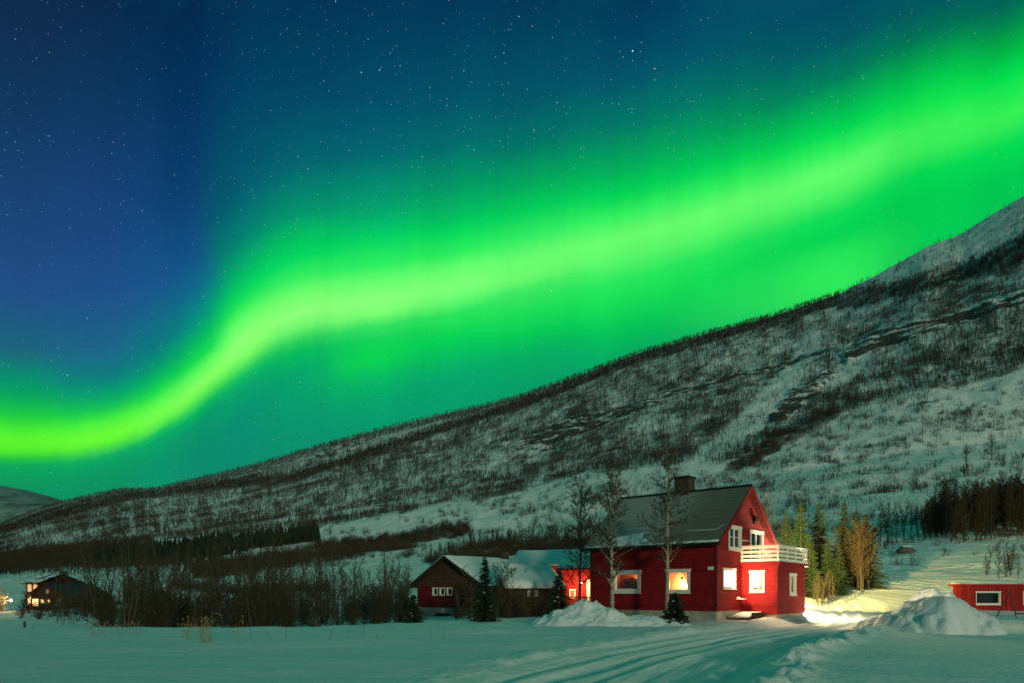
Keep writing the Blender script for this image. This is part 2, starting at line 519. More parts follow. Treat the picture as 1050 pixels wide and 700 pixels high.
def roof_mat():
    m, nt, bs = new_mat('ribbed_roof_sheet')
    co = coord(nt)
    sp = nt.n('ShaderNodeSeparateXYZ')
    nt.t.links.new(co, sp.inputs[0])
    rib = nt.math('SINE', nt.math('MULTIPLY', sp.outputs[0], 2 * math.pi / 0.13))
    row = nt.math('FRACT', nt.math('DIVIDE', sp.outputs[2], 0.24))
    rowd = nt.remap(row, 0.0, 0.14, 0.0, 1.0)
    h = nt.math('ADD', nt.math('MULTIPLY', rib, 0.5), nt.math('MULTIPLY', rowd, 0.8))
    big = nt.noise(co, 0.55, 4.0, 0.6)
    fine = nt.noise(co, 9.0, 4.0, 0.7)
    # old thin snow and frost lies on the far half of the roof, worn through in places
    lean = nt.math('ADD', nt.math('MULTIPLY', sp.outputs[0], -0.16), nt.math('MULTIPLY', sp.outputs[2], 0.05))
    frost = nt.math('ADD', nt.math('ADD', lean, nt.math('MULTIPLY', big, 0.7)), nt.math('MULTIPLY', fine, 0.25))
    fm = nt.remap(frost, 0.92, 1.40, 0.0, 0.38, True)
    k = nt.remap(fine, 0.3, 0.7, 0.75, 1.25)
    base = nt.mix(1.0, (0.165, 0.140, 0.104), k, 'MULTIPLY')
    base = nt.mix(1.0, base, nt.remap(rowd, 0, 1, 0.6, 1.0), 'MULTIPLY')
    base = nt.mix(1.0, base, nt.remap(rib, -1, 1, 0.86, 1.08), 'MULTIPLY')
    nt.put(bs.inputs['Base Color'], nt.mix(fm, base, (0.55, 0.57, 0.58)))
    bs.inputs['Roughness'].default_value = 0.6
    set_bump(nt, bs, h, 0.7, 0.03)
    return m
M['roof'] = roof_mat()

def glass_mat():
    m = bpy.data.materials.new('window_glass')
    m.use_nodes = True
    t = m.node_tree
    t.nodes.clear()
    nt = NT(t)
    tr = nt.n('ShaderNodeBsdfTransparent')
    tr.inputs[0].default_value = (0.93, 0.95, 0.94, 1)
    gl = nt.n('ShaderNodeBsdfGlossy')
    gl.inputs['Roughness'].default_value = 0.03
    lw = nt.n('ShaderNodeLayerWeight')
    lw.inputs[0].default_value = 0.25
    mx = nt.n('ShaderNodeMixShader')
    t.links.new(nt.math('ADD', nt.math('MULTIPLY', lw.outputs[0], 0.5), 0.04), mx.inputs[0])
    t.links.new(tr.outputs[0], mx.inputs[1])
    t.links.new(gl.outputs[0], mx.inputs[2])
    o = nt.n('ShaderNodeOutputMaterial')
    t.links.new(mx.outputs[0], o.inputs[0])
    return m
M['glass'] = glass_mat()

def cloth_mat(name, c):
    m, nt, bs = new_mat(name)
    co = coord(nt)
    tl = nt.n('ShaderNodeBsdfTranslucent')
    tl.inputs[0].default_value = tuple(c) + (1,)
    df = nt.n('ShaderNodeBsdfDiffuse')
    df.inputs[0].default_value = tuple(c) + (1,)
    mx = nt.n('ShaderNodeMixShader')
    mx.inputs[0].default_value = 0.5
    nt.t.links.new(df.outputs[0], mx.inputs[1])
    nt.t.links.new(tl.outputs[0], mx.inputs[2])
    nt.t.links.new(mx.outputs[0], nt.t.nodes['Material Output'].inputs[0])
    return m
M['curtain'] = cloth_mat('curtain_cloth', (0.50, 0.27, 0.15))
M['room_warm'] = plain('warm_room_wall', (0.55, 0.38, 0.20), 0.9, 0.15)
M['room_red'] = plain('dim_room_wall', (0.30, 0.10, 0.04), 0.9, 0.2)
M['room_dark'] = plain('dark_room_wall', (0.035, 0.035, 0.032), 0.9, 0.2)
M['blind_hot'] = emit_mat('lit_blind', (1.0, 0.88, 0.74), 6.0)
M['blind_mid'] = emit_mat('lit_curtain', (1.0, 0.72, 0.36), 0.95)
M['glow'] = emit_mat('lit_bulb', (1.0, 0.80, 0.5), 25.0)
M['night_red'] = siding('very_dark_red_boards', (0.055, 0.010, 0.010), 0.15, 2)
M['far_glow'] = emit_mat('lit_far_pane', (1.0, 0.52, 0.17), 4.0)
M['far_glow_dim'] = emit_mat('dim_far_pane', (1.0, 0.5, 0.16), 0.9)
M['yellow'] = plain('yellow_paint', (0.4, 0.26, 0.03), 0.6, 0.2)

# ================================================================== TERRAIN
ridge_pts = [(-420, 588), (-200, 566), (0, 537), (37, 523), (70, 513), (120, 502), (160, 501), (215, 488), (265, 476), (325, 458), (380, 443), (450, 426),
             (525, 409), (575, 392), (650, 364), (725, 342), (800, 322), (855, 303), (875, 294), (915, 273), (950, 253), (985, 240), (1015, 222), (1050, 201),
             (1150, 140), (1440, -30)]
PX0, PX1, DPX = -360.0, 1420.0, 1.5
pxs = np.arange(PX0, PX1 + 0.01, DPX)
NC = len(pxs)
ridge = np.interp(pxs, [p[0] for p in ridge_pts], [p[1] for p in ridge_pts])
kc = [-400, 0, 260, 420, 525, 620, 735, 850, 960, 1050, 1400]
def colv(vals, smooth=25):
    v = np.interp(pxs, kc, vals)
    k = np.hanning(2 * smooth + 1)
    k /= k.sum()
    return np.convolve(np.pad(v, smooth, mode='edge'), k, mode='valid')

near = [  # depth, ground height per column
 (6,  [0] * 11),
 (20, [0, 0, 0, 0, .05, .05, .05, .05, 0, 0, 0]),
 (31, [.03, .05, .05, .10, .13, .14, .12, .12, .03, 0, 0]),
 (38, [-.8, -.7, -.55, -.1, .1, .22, .30, .30, .08, -.05, -.1]),
 (50, [-1.5, -1.3, -1.1, -.5, -.1, .2, .5, .7, .15, -.12, -.2]),
 (60, [-1.5, -1.3, -1.0, -.5, 0, .6, 1.2, 1.7, 1.6, 1.7, 1.5])]
mid = [   # depth, photo row per column
 (75,  [634, 634, 628, 618, 612, 604, 596, 589, 581, 578, 575]),
 (100, [628, 628, 618, 608, 600, 590, 578, 566, 556, 552, 545]),
 (150, [620, 618, 603, 590, 578, 565, 552, 540, 525, 520, 505]),
 (250, [608, 605, 586, 573, 562, 548, 530, 512, 500, 492, 470]),
 (400, [596, 590, 570, 556, 545, 525, 500, 478, 462, 450, 420])]
rD = colv([3200, 2700, 2000, 1700, 1500, 1350, 1200, 1050, 950, 880, 700])
LD, LZ = [], []
for d, zz in near:
    LD.append(np.full(NC, float(d)))
    LZ.append(colv(zz))
for d, yy in mid:
    LD.append(np.full(NC, float(d)))
    LZ.append(EYE + (HZ - colv(yy)) / F * d)
y400 = colv(mid[-1][1])
for s_ in (0.34, 0.68, 1.0):
    d = 400.0 * (rD / 400.0) ** s_
    yv = y400 + (ridge - y400) * (s_ ** 0.95)
    LD.append(d)
    LZ.append(EYE + (HZ - yv) / F * d)
zr = LZ[-1]
LD.append(rD * 1.12)
LZ.append(zr * 0.985 + 2)
LD.append(rD * 1.5)
LZ.append(zr * 0.7)
LD, LZ = np.array(LD), np.array(LZ)
NL = len(LD)
i60 = len(near) - 1
i400 = i60 + len(mid)
iR = i400 + 3

# rows: depth for near part (shared by all columns), level parameter further out
rowsD = list(1120.0 / np.arange(178.0, 33.0, -0.42))
d_ = rowsD[-1]
while d_ < 59.8:
    d_ += 0.16 + 0.004 * (d_ - 34)
    rowsD.append(min(d_, 60.0))
rowsD = [d for d in rowsD if d < 60.0] + [60.0]
nNear = len(rowsD)
rows_mid = list(np.exp(np.linspace(math.log(60.0), math.log(400.0), 210)))[1:]
par_far = np.linspace(0, 3, 250)[1:]
par_back = np.array([3.15, 3.4, 3.7, 4.0, 4.5, 5.0])

GD = []
for d in rowsD + rows_mid:
    GD.append(np.full(NC, d))
far_levels = LD[i400:]
for t in np.concatenate([par_far, par_back]):
    k = min(int(t), len(far_levels) - 2)
    f_ = t - k
    GD.append(np.exp(np.log(far_levels[k]) * (1 - f_) + np.log(far_levels[k + 1]) * f_))
GD = np.array(GD)
NR = len(GD)
GZ = np.empty_like(GD)
for c in range(NC):
    # smooth (monotone cubic-like) interpolation in log depth through cosine-free linear, softened below
    GZ[:, c] = np.interp(np.log(GD[:, c]), np.log(LD[:, c]), LZ[:, c])
# soften level kinks along depth
ker = np.hanning(19); ker /= ker.sum()
sm = np.apply_along_axis(lambda q: np.convolve(np.pad(q, 9, mode='edge'), ker, mode='valid'), 0, GZ)
rr = np.arange(NR)[:, None]
iRidge = nNear + len(rows_mid) + len(par_far) - 1
wkeep = np.clip((np.abs(rr - iRidge) - 2) / 14.0, 0, 1)
GZ = sm * wkeep + GZ * (1 - wkeep)
GX = (pxs[None, :] - 525.0) / F * GD
baseY = HZ - (GZ - EYE) / GD * F          # smooth photo row of every grid vertex, for lookups

# ---- photo-derived cover maps over the hillside (what grows where), sampled at the grid
RH, RW = 700, 1050
yy_, xx_ = np.mgrid[0:RH, 0:RW].astype(np.float32)
def poly(pts):
    m = np.zeros((RH, RW), bool)
    n = len(pts)
    for i in range(n):
        x1, y1 = pts[i]
        x2, y2 = pts[(i + 1) % n]
        if y1 == y2: continue
        c = ((y1 > yy_) != (y2 > yy_)) & (xx_ < (x2 - x1) * (yy_ - y1) / (y2 - y1) + x1)
        m ^= c
    return m.astype(np.float32)
def blur(a, r):
    k = np.hanning(2 * r + 3)[1:-1]; k /= k.sum()
    a = np.apply_along_axis(lambda q: np.convolve(np.pad(q, r, mode='edge'), k, mode='valid'), 0, a)
    return np.apply_along_axis(lambda q: np.convolve(np.pad(q, r, mode='edge'), k, mode='valid'), 1, a)
def ribbon(pts, w):
    m = np.full((RH, RW), 1e9, np.float32)
    for (x1, y1), (x2, y2) in zip(pts[:-1], pts[1:]):
        dx_, dy_ = x2 - x1, y2 - y1
        t = np.clip(((xx_ - x1) * dx_ + (yy_ - y1) * dy_) / (dx_ * dx_ + dy_ * dy_), 0, 1)
        m = np.minimum(m, np.hypot(xx_ - x1 - t * dx_, yy_ - y1 - t * dy_))
    return (m < w).astype(np.float32)
ridgeI = np.interp(np.arange(RW), [p[0] for p in ridge_pts], [p[1] for p in ridge_pts]).astype(np.float32)[None, :]
below = yy_ - ridgeI
edge_px = [0, 90, 150, 326, 371, 423, 454, 500, 543, 600, 640, 690, 735, 800, 858, 930, 1050]
edge_y = [562, 556, 556, 541, 532, 527, 516, 512, 501, 487, 484, 478, 476, 447, 424, 408, 380]
edgeI = np.interp(np.arange(RW), edge_px, edge_y)[None, :]
nz = fbm(xx_ / 46.0, yy_ / 15.0, 5, 4)
nz2 = fbm(xx_ / 13.0, yy_ / 9.0, 11, 3)
wood = ((yy_ < edgeI) & (below > -2)) * (0.58 + 0.26 * nz + 0.42 * nz2)
wood = np.clip(wood, 0.12 * (yy_ < edgeI), 1)
topband = blur(((below > -3) & (below < 11) & (xx_ < 862) & (xx_ > 575)).astype(np.float32), 2)
topedge = ((below > -3) & (below < 5) & (xx_ <= 575)).astype(np.float32) * 0.75
rib1 = blur(ribbon([(-5, 545), (60, 526), (130, 508), (215, 498), (300, 487), (386, 464), (408, 457), (471, 434), (528, 417), (585, 396)], 4.5), 2)
rib2 = blur(poly([(855, 303), (900, 292), (950, 281), (1000, 264), (1050, 244), (1050, 272), (1000, 284), (950, 297), (900, 306), (858, 318)]), 3)
summit = poly([(862, 299), (1050, 195), (1050, 240), (1000, 260), (950, 277), (900, 289)])
pale = poly([(300, 482), (325, 462), (450, 430), (575, 395), (520, 412), (470, 428), (400, 455)])
clear1 = blur(poly([(685, 486), (735, 446), (775, 410), (800, 385), (822, 350), (831, 336), (843, 340), (839, 362), (822, 382), (812, 410), (785, 434), (752, 460), (725, 484)]), 3)
clear2 = blur(poly([(858, 382), (885, 352), (905, 328), (908, 340), (885, 375), (868, 394), (848, 404)]), 3)
brushband = blur(poly([(735, 482), (800, 440), (858, 414), (862, 427), (805, 455), (760, 482)]), 3)
cliff = blur(poly([(525, 460), (560, 434), (620, 418), (680, 402), (740, 384), (792, 372), (786, 384), (735, 398), (690, 407), (650, 426), (600, 446), (540, 470)]), 3)
cliff = np.maximum(cliff, blur(poly([(862, 364), (890, 342), (960, 326), (1050, 298), (1050, 312), (980, 335), (900, 357), (870, 372)]), 2))
cliff = np.maximum(cliff, 0.8 * blur(poly([(308, 474), (330, 460), (372, 448), (372, 456), (335, 470), (312, 480)]), 2))
cliff = np.maximum(cliff, blur(poly([(785, 428), (815, 398), (850, 378), (858, 384), (830, 405), (800, 432)]), 2))
cliff = np.maximum(cliff, 0.9 * blur(poly([(795, 376), (820, 362), (868, 352), (866, 358), (822, 370), (800, 384)]), 2))
wood = wood * (1 - 0.78 * clear1) * (1 - 0.8 * clear2) * (1 - 0.55 * cliff)
wood = np.where(summit > 0, 0.10 + 0.35 * np.clip(nz * 2 - 0.3, 0, 1), wood)
wood = np.where(pale > 0, wood * 0.55, wood)
wood = np.maximum.reduce([wood, topband * 1.0, topedge, rib1 * 1.0, rib2 * 0.9])
lowslope = ((yy_ >= edgeI) & (yy_ < 580)).astype(np.float32)
shr = lowslope * np.clip(0.10 + 0.75 * fbm(xx_ / 60.0 + yy_ / 40.0, yy_ / 9.0, 21, 4) + 0.25 * nz2, 0.02, 1) * (xx_ > 330)
brush = np.maximum.reduce([
    brushband * 0.9, shr * 0.45,
    blur(poly([(322, 556), (400, 549), (480, 536), (484, 545), (400, 560), (325, 570)]), 2),
    blur(poly([(195, 582), (270, 572), (340, 562), (425, 552), (425, 560), (345, 574), (280, 583), (200, 592)]), 2) * 0.9,
    blur(poly([(0, 560), (80, 557), (155, 552), (160, 575), (60, 582), (0, 588)]), 3) * 1.0,
    blur(poly([(435, 576), (480, 562), (540, 556), (612, 552), (612, 566), (540, 568), (490, 574), (450, 584)]), 2),
    blur(ribbon([(175, 600), (240, 604), (335, 601)], 1.3), 1)])
spruceI = blur(poly([(95, 573), (160, 563), (230, 554), (325, 545), (326, 556), (290, 558), (240, 566), (200, 577), (100, 582)]), 1)

def sample(img, px, y):
    pc = np.clip(px, 0, RW - 1.01)
    y2 = y - np.interp(px, pxs, ridge) + np.interp(pc, pxs, ridge)
    yc = np.clip(y2, 0, RH - 1.01)
    return img[yc.astype(int), pc.astype(int)]

PXG = np.broadcast_to(pxs[None, :], GD.shape)
cov_wood = sample(wood, PXG, baseY)
cov_brush = sample(brush, PXG, baseY)
cov_cliff = sample(cliff, PXG, baseY)
inhill = np.clip((np.arange(NR)[:, None] - nNear) / 30.0, 0, 1) * np.ones_like(GD)
cov_wood *= inhill; cov_brush *= inhill; cov_cliff *= inhill

# ---- relief on the hill
fd = np.clip((iRidge - np.arange(NR)[:, None]) / 60.0, 0.12, 1)
GZ = GZ + inhill * fd * np.minimum(GD, 900) * 0.0085 * fbm(GX / (GD * 0.16 + 6), np.log(GD) * 9, 31, 4)
GZ = GZ + inhill * np.clip(GD, 0, 700) * 0.0022 * fbm(GX / 9.0, GD / 14.0, 41, 3)
rk = np.abs(fbm(GX / 42.0 + GD / 160.0, GZ / 15.0, 51, 4))
GZ = GZ + cov_cliff * (7.0 * (0.4 - rk) + 6.0 * fbm(GX / 14.0, GZ / 5.0, 57, 4))
GZ = GZ + inhill * (1 - cov_cliff) * np.clip((GD - 350) / 300, 0, 1) * 2.2 * fbm(GX / 30.0, GD / 60.0, 59, 3) * fd

# ---- near ground: ploughed road, berms, soft drifts
road = np.array([(-1.2, 3.0), (1.35, 12), (4.1, 17.5), (7.8, 23), (12.0, 28.6), (16.6, 33.8), (20.3, 40), (23.6, 47), (26.0, 54), (26.6, 60), (24.5, 68)])
def road_frame(X, Y):
    best = np.full(X.shape, 1e9); side = np.zeros(X.shape); along = np.zeros(X.shape)
    L0 = 0.0
    for (x1, y1), (x2, y2) in zip(road[:-1], road[1:]):
        dx_, dy_ = x2 - x1, y2 - y1
        L = math.hypot(dx_, dy_)
        t = np.clip(((X - x1) * dx_ + (Y - y1) * dy_) / (L * L), 0, 1)
        ex, ey = X - x1 - t * dx_, Y - y1 - t * dy_
        dd = np.hypot(ex, ey)
        m = dd < best
        best = np.where(m, dd, best)
        side = np.where(m, np.sign(dx_ * ey - dy_ * ex) * -1, side)
        along = np.where(m, L0 + t * L, along)
        L0 += L
    return best * side, along
ns = slice(0, nNear + 24)
X_, Y_ = GX[ns], GD[ns]
lat, alo = road_frame(X_, Y_)
HW = 2.6
wob_ = 0.35 * fbm(alo / 5.0, lat * 0 + 3, 61, 3)
al = np.abs(lat) + wob_
fadeR = np.clip((62 - Y_) / 10, 0, 1)
inside = np.clip((HW - al) / 0.5, 0, 1)
tracks = 0.04 * np.sin(lat * 8.3 + 1.4 * fbm(alo / 9.0, lat * 0, 67, 2)) + 0.05 * fbm(lat * 2.6, alo / 7.0, 71, 3) + 0.02 * fbm(lat * 9.0, alo / 2.2, 73, 2)
rutc = -0.08 * (np.exp(-((lat - 0.85 + wob_) / 0.22) ** 2) + np.exp(-((lat + 0.85 + wob_) / 0.22) ** 2)) - 0.05 * np.exp(-((lat - 1.9 + wob_) / 0.2) ** 2)
berm_r = np.exp(-((al - HW - 0.45) / 0.42) ** 2) * (lat > 0)
berm_l = np.exp(-((al - HW - 0.35) / 0.40) ** 2) * (lat < 0)
lump = 0.62 + 0.95 * fbm(X_ / 0.9, Y_ / 1.1, 77, 4) + 0.35 * fbm(X_ / 0.28, Y_ / 0.35, 79, 3)
wr = np.interp(alo, [0, 8, 14, 22, 31, 40, 60], [0.14, 0.22, 0.27, 0.30, 0.26, 0.10, 0.06])
wl = np.interp(alo, [0, 8, 14, 22, 30, 36, 60], [0.08, 0.11, 0.10, 0.10, 0.18, 0.10, 0.05])
dz_ = fadeR * (inside * (-0.13 + tracks + rutc) + wr * berm_r * lump + wl * berm_l * lump)
offroad = 1 - inside * fadeR
drift = 0.012 * np.abs(fbm(X_ / .35, Y_ / .30, 89, 3)) + 0.11 * fbm(X_ / 6.5, Y_ / 3.2, 83, 3) + 0.03 * fbm(X_ / 1.6, Y_ / 1.2, 87, 3)
GZ[ns] = GZ[ns] + dz_ + offroad * drift * np.clip((Y_ - 5) / 6, 0, 1)

def zq(x, y):
    c = (525.0 + F * x / y - PX0) / DPX
    c0 = int(max(0, min(NC - 2, math.floor(c))))
    f_ = min(1.0, max(0.0, c - c0))
    a = np.interp(y, GD[:, c0], GZ[:, c0])
    b = np.interp(y, GD[:, c0 + 1], GZ[:, c0 + 1])
    return float(a * (1 - f_) + b * f_)
def at(px, d):
    x = (px - 525.0) / F * d
    return Vector((x, d, zq(x, d)))
def depth_at(px, y):
    c = int(max(0, min(NC - 1, round((px - PX0) / DPX))))
    r0 = nNear - 60
    yy = baseY[r0:iRidge + 1, c]
    return float(np.interp(-y, -yy, GD[r0:iRidge + 1, c]))

# ---- ground materials
def hill_mat():
    m, nt, bs = new_mat('snowy_hillside')
    p = nt.n('ShaderNodeNewGeometry').outputs['Position']
    def attr(a):
        nd = nt.n('ShaderNodeAttribute', attribute_name=a)
        return nd.outputs['Fac']
    n1 = nt.noise(p, 0.05, 5.0, 0.65)
    n2 = nt.noise(p, 0.22, 5.0, 0.7)
    n3 = nt.noise(p, 0.9, 4.0, 0.6)
    nn = nt.math('ADD', nt.math('MULTIPLY', n1, 0.5), nt.math('ADD', nt.math('MULTIPLY', n2, 0.35), nt.math('MULTIPLY', n3, 0.15)))
    # heath and twigs poking through the snow under the woods
    heath = nt.remap(nt.math('ADD', nn, nt.math('MULTIPLY', attr('wood'), 0.18)), 0.53, 0.70, 0.0, 0.88, True)
    heath2 = nt.remap(nt.math('ADD', nn, nt.math('MULTIPLY', attr('brush'), 0.34)), 0.62, 0.80, 0.0, 0.62, True)
    sn_ = nt.mix(1.0, (0.88, 0.90, 0.90), nt.remap(n2, 0.3, 0.7, 0.92, 1.06), 'MULTIPLY')
    c = nt.mix(heath, sn_, (0.075, 0.066, 0.052))
    c = nt.mix(heath2, c, (0.075, 0.052, 0.034))
    mp = nt.n('ShaderNodeMapping')
    mp.inputs['Scale'].default_value = (0.030, 0.014, 0.13)
    nt.t.links.new(p, mp.inputs[0])
    ledge = nt.noise(mp.outputs[0], 1.0, 5.0, 0.68)
    rockm = nt.remap(nt.math('ADD', nt.math('ADD', nt.math('MULTIPLY', ledge, 1.6), nt.math('MULTIPLY', n2, 0.4)), nt.math('MULTIPLY', attr('cliff'), 0.33)), 1.22, 1.31, 0.0, 0.95, True)
    rc = nt.mix(nt.remap(n3, 0.35, 0.65, 0, 1), (0.018, 0.017, 0.014), (0.085, 0.076, 0.060))
    c = nt.mix(rockm, c, rc)
    nt.put(bs.inputs['Base Color'], c)
    bs.inputs['Roughness'].default_value = 0.8
    bs.inputs['Specular IOR Level'].default_value = 0.15
    set_bump(nt, bs, nt.math('ADD', n2, nt.math('MULTIPLY', n3, 0.3)), 0.55, 1.6)
    return m
M['hill'] = hill_mat()

allV = np.stack([GX, GD, GZ], -1)
idx = np.arange(NR * NC).reshape(NR, NC)
quads = np.stack([idx[:-1, :-1], idx[:-1, 1:], idx[1:, 1:], idx[1:, :-1]], -1)
def sub_mesh(name, q, mat, attrs=None):
    q = q.reshape(-1, 4)
    u, inv = np.unique(q, return_inverse=True)
    V = allV.reshape(-1, 3)[u]
    at_ = {k: a.reshape(-1)[u] for k, a in (attrs or {}).items()}
    o = np_mesh(name, V, inv.reshape(-1, 4), mat, True, at_)
    return tag(o, kind='structure')
nearq = quads[:nNear - 1]
latq = np.full((NR, NC), 99.0); latq[ns] = al * fadeR + 99 * (fadeR <= 0)
isroad = (latq[:nNear - 1, :-1] < HW + 0.05)
o_ = sub_mesh('snowfield', nearq[~isroad], M['snow'])
tag(o_, 'smooth blue-green snowfield around the red houses', 'snow')
o_ = sub_mesh('road', nearq[isroad], M['snow'])
tag(o_, 'ploughed snowy lane with tyre tracks curving past the red house', 'road')
o_ = sub_mesh('hillside', quads[nNear - 1:], M['hill'], {'wood': cov_wood, 'brush': cov_brush, 'cliff': cov_cliff})
tag(o_, 'long snowy mountainside with woods and dark crags', 'mountain')

# far white mountain at the left edge
fx = np.linspace(-9500, -2600, 160)
prof = np.interp(525 + F * fx / 7000.0, [-400, -200, -60, 0, 30, 70, 110, 160, 240], [470, 476, 488, 497, 503, 514, 524, 540, 560])
vv = []
for j, (dd, k) in enumerate(((5200, 0.0), (5900, 0.45), (6500, 0.8), (7000, 1.0), (8200, 0.75), (9500, 0.3))):
    zz = (EYE + (HZ - prof) / F * 7000.0) * k - 40 * (1 - k)
    zz = zz + (18 * fbm(fx / 400.0, np.full_like(fx, dd / 300.0), 91, 4)) * (k < 1)
    vv.append(np.stack([fx * dd / 7000.0 if dd < 7000 else fx, np.full_like(fx, dd), zz], -1))
vv = np.array(vv)
ii = np.arange(vv.shape[0] * vv.shape[1]).reshape(vv.shape[:2])
q4 = np.stack([ii[:-1, :-1], ii[:-1, 1:], ii[1:, 1:], ii[1:, :-1]], -1).reshape(-1, 4)
m_, nt_, bs_ = new_mat('shaded_far_snow')
pp = nt_.n('ShaderNodeNewGeometry').outputs['Position']
nt_.put(bs_.inputs['Base Color'], nt_.mix(nt_.remap(nt_.noise(pp, 0.004, 5.0, 0.7), 0.42, 0.66, 0.25, 0.9), (0.34, 0.46, 0.46), (0.06, 0.075, 0.075)))  # snow colour dimmed and tinted teal to carry shadow and sky light
bs_.inputs['Roughness'].default_value = 0.8
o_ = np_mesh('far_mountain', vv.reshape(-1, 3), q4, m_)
tag(o_, 'distant white mountain low at the far end of the valley', 'mountain', kind='structure')

# ================================================================== FAR WOODS (stuff)
rng = np.random.default_rng(4)
def sliver(p, q, w):
    """one thin triangle pair (crossed) from p to q"""
    p, q = np.array(p, float), np.array(q, float)
    d = q - p
    a = np.cross(d, [0.3, 0.5, 0.8]); a = a / (np.linalg.norm(a) + 1e-9) * w / 2
    b = np.cross(d, a); b = b / (np.linalg.norm(b) + 1e-9) * w / 2
    return [[p - a, p + a, q], [p - b, p + b, q]]
def proto_birch(r, nb=22, wt_=0.036, wb=0.024):
    T = []
    lean = r.normal(0, 0.04, 2)
    T += sliver((0, 0, -0.05), (lean[0], lean[1], 1.0), wt_)
    for i in range(nb):
        h = r.uniform(0.2, 0.84)
        a = r.uniform(0, 6.28)
        l = (0.20 + 0.20 * (1 - h)) * r.uniform(0.7, 1.25)
        b = np.array([lean[0] * h, lean[1] * h, h])
        e = b + np.array([math.cos(a) * l * 0.62, math.sin(a) * l * 0.62, l * r.uniform(0.6, 1.0)])
        T += sliver(b, e, wb)[:1 + (i % 2)]
    return np.array(T)
def proto_brush(r, nb=15):
    T = []
    for i in range(nb):
        a = r.uniform(0, 6.28); o = r.normal(0, 0.22, 2)
        l = r.uniform(0.1, 0.45)
        e = np.array([o[0] + math.cos(a) * l, o[1] + math.sin(a) * l, r.uniform(0.4, 1.05)])
        T += sliver((o[0], o[1], -0.05), e, 0.032)
        b = np.array([o[0], o[1], 0.0])
        for k in range(3):
            m = b + (e - b) * r.uniform(0.3, 0.8)
            a2 = a + r.uniform(-2.2, 2.2)
            T += sliver(m, m + np.array([math.cos(a2) * 0.22, math.sin(a2) * 0.22, r.uniform(0.12, 0.36)]), 0.022)[:1]
    return np.array(T)
def proto_spruce(r):
    T = []
    n = 7
    for k in range(9):
        h0 = 0.06 + 0.1 * k
        rad = 0.21 * (1 - h0) + 0.012
        for j in range(n):
            a = 6.283 * (j + r.uniform(-0.3, 0.3)) / n
            rr_ = rad * r.uniform(0.75, 1.2)
            w = 0.55 * rad
            tip = np.array([math.cos(a) * rr_, math.sin(a) * rr_, h0 - 0.035])
            sd = np.array([-math.sin(a), math.cos(a), 0]) * w
            T.append([np.array([0, 0, h0 + 0.15]), tip - sd, tip + sd])
    T += sliver((0, 0, -0.05), (0, 0, 1.03), 0.05)
    return np.array(T)
def place_stuff(name, img, n, hfun, protos, mat, label, cat, pxr=(-340, 1400), yr=(195, 640), rmin=None, extra=None):
    P = []
    want = n
    C = []
    while want > 0:
        px = rng.uniform(pxr[0], pxr[1], n * 3)
        r = rng.uniform(0, 1, n * 3)
        # rows picked so that samples are even in the photo's rows
        yt = np.interp(px, pxs, ridge)
        y = yt - 1 + (yr[1] - yt) * rng.uniform(0, 1, n * 3)
        keep = r < np.clip(sample(img, px, y), 0, 1)
        C.append(np.stack([px[keep], y[keep]], -1))
        want -= keep.sum()
    C = np.concatenate(C)[:n]
    ci = np.clip(np.round((C[:, 0] - PX0) / DPX).astype(int), 0, NC - 1)
    ri = np.zeros(len(C), int)
    r0 = nNear + 4 if rmin is None else rmin
    order = np.argsort(ci)
    for c in np.unique(ci):
        m = ci == c
        yy = baseY[r0:iRidge + 1, c]
        ri[m] = r0 + np.clip(np.searchsorted(-yy, -C[m, 1]), 0, iRidge - r0)
    pos = allV[ri, ci].copy()
    D = pos[:, 1].copy()
    jit = rng.uniform(-0.5, 0.5, (len(C), 2))
    pos[:, 0] += jit[:, 0] * D / F * DPX
    Hh = hfun(D, C[:, 0], C[:, 1])
    allT, off = [], []
    pid = rng.integers(0, len(protos), len(C))
    ang = rng.uniform(0, 6.283, len(C))
    for k, pr in enumerate(protos):
        m = pid == k
        if not m.any(): continue
        ca, sa = np.cos(ang[m]), np.sin(ang[m])
        T = pr.reshape(-1, 3)
        h = Hh[m][:, None]
        x = (T[None, :, 0] * ca[:, None] - T[None, :, 1] * sa[:, None]) * h
        y = (T[None, :, 0] * sa[:, None] + T[None, :, 1] * ca[:, None]) * h
        z = T[None, :, 2] * h
        V = np.stack([x, y, z], -1) + pos[m][:, None, :]
        allT.append(V.reshape(-1, 3))
    V = np.concatenate(allT)
    Fq = np.arange(len(V)).reshape(-1, 3)
    o = np_mesh(name, V, Fq, mat, False)
    return tag(o, label, cat, kind='stuff')
pb = [proto_birch(rng) for _ in range(10)]
pbr = [proto_brush(rng) for _ in range(8)]
psp = [proto_spruce(rng) for _ in range(6)]
dens = wood * (0.75 + 0.5 * fbm(xx_ / 5.0, yy_ / 30.0, 93, 2))
place_stuff('hillside_woods', dens, 80000, lambda D, px, y: rng.uniform(3.8, 7.6, len(D)) * np.clip(D / 900, 0.8, 1.3), pb, M['hill_tree'],
            'bare birch woods covering the snowy mountainside up to its ridge', 'woods')
place_stuff('ridge_woods', np.maximum.reduce([topband, rib1 * .9, rib2 * .8, topedge * .8]), 17000, lambda D, px, y: rng.uniform(4.5, 9.0, len(D)) * np.clip(D / 1100, 0.8, 1.25), pb, M['ridge_tree'],
            'dark dense ribbons of trees along the mountain ridge and below the bare summit', 'woods')
place_stuff('willow_brush', brush, 15000, lambda D, px, y: rng.uniform(1.3, 3.2, len(D)) * np.clip(D / 190, 0.5, 1.7), pbr, M['brush'],
            'low brown willow brush in bands across the valley floor and lower slope', 'brush', yr=(195, 612))
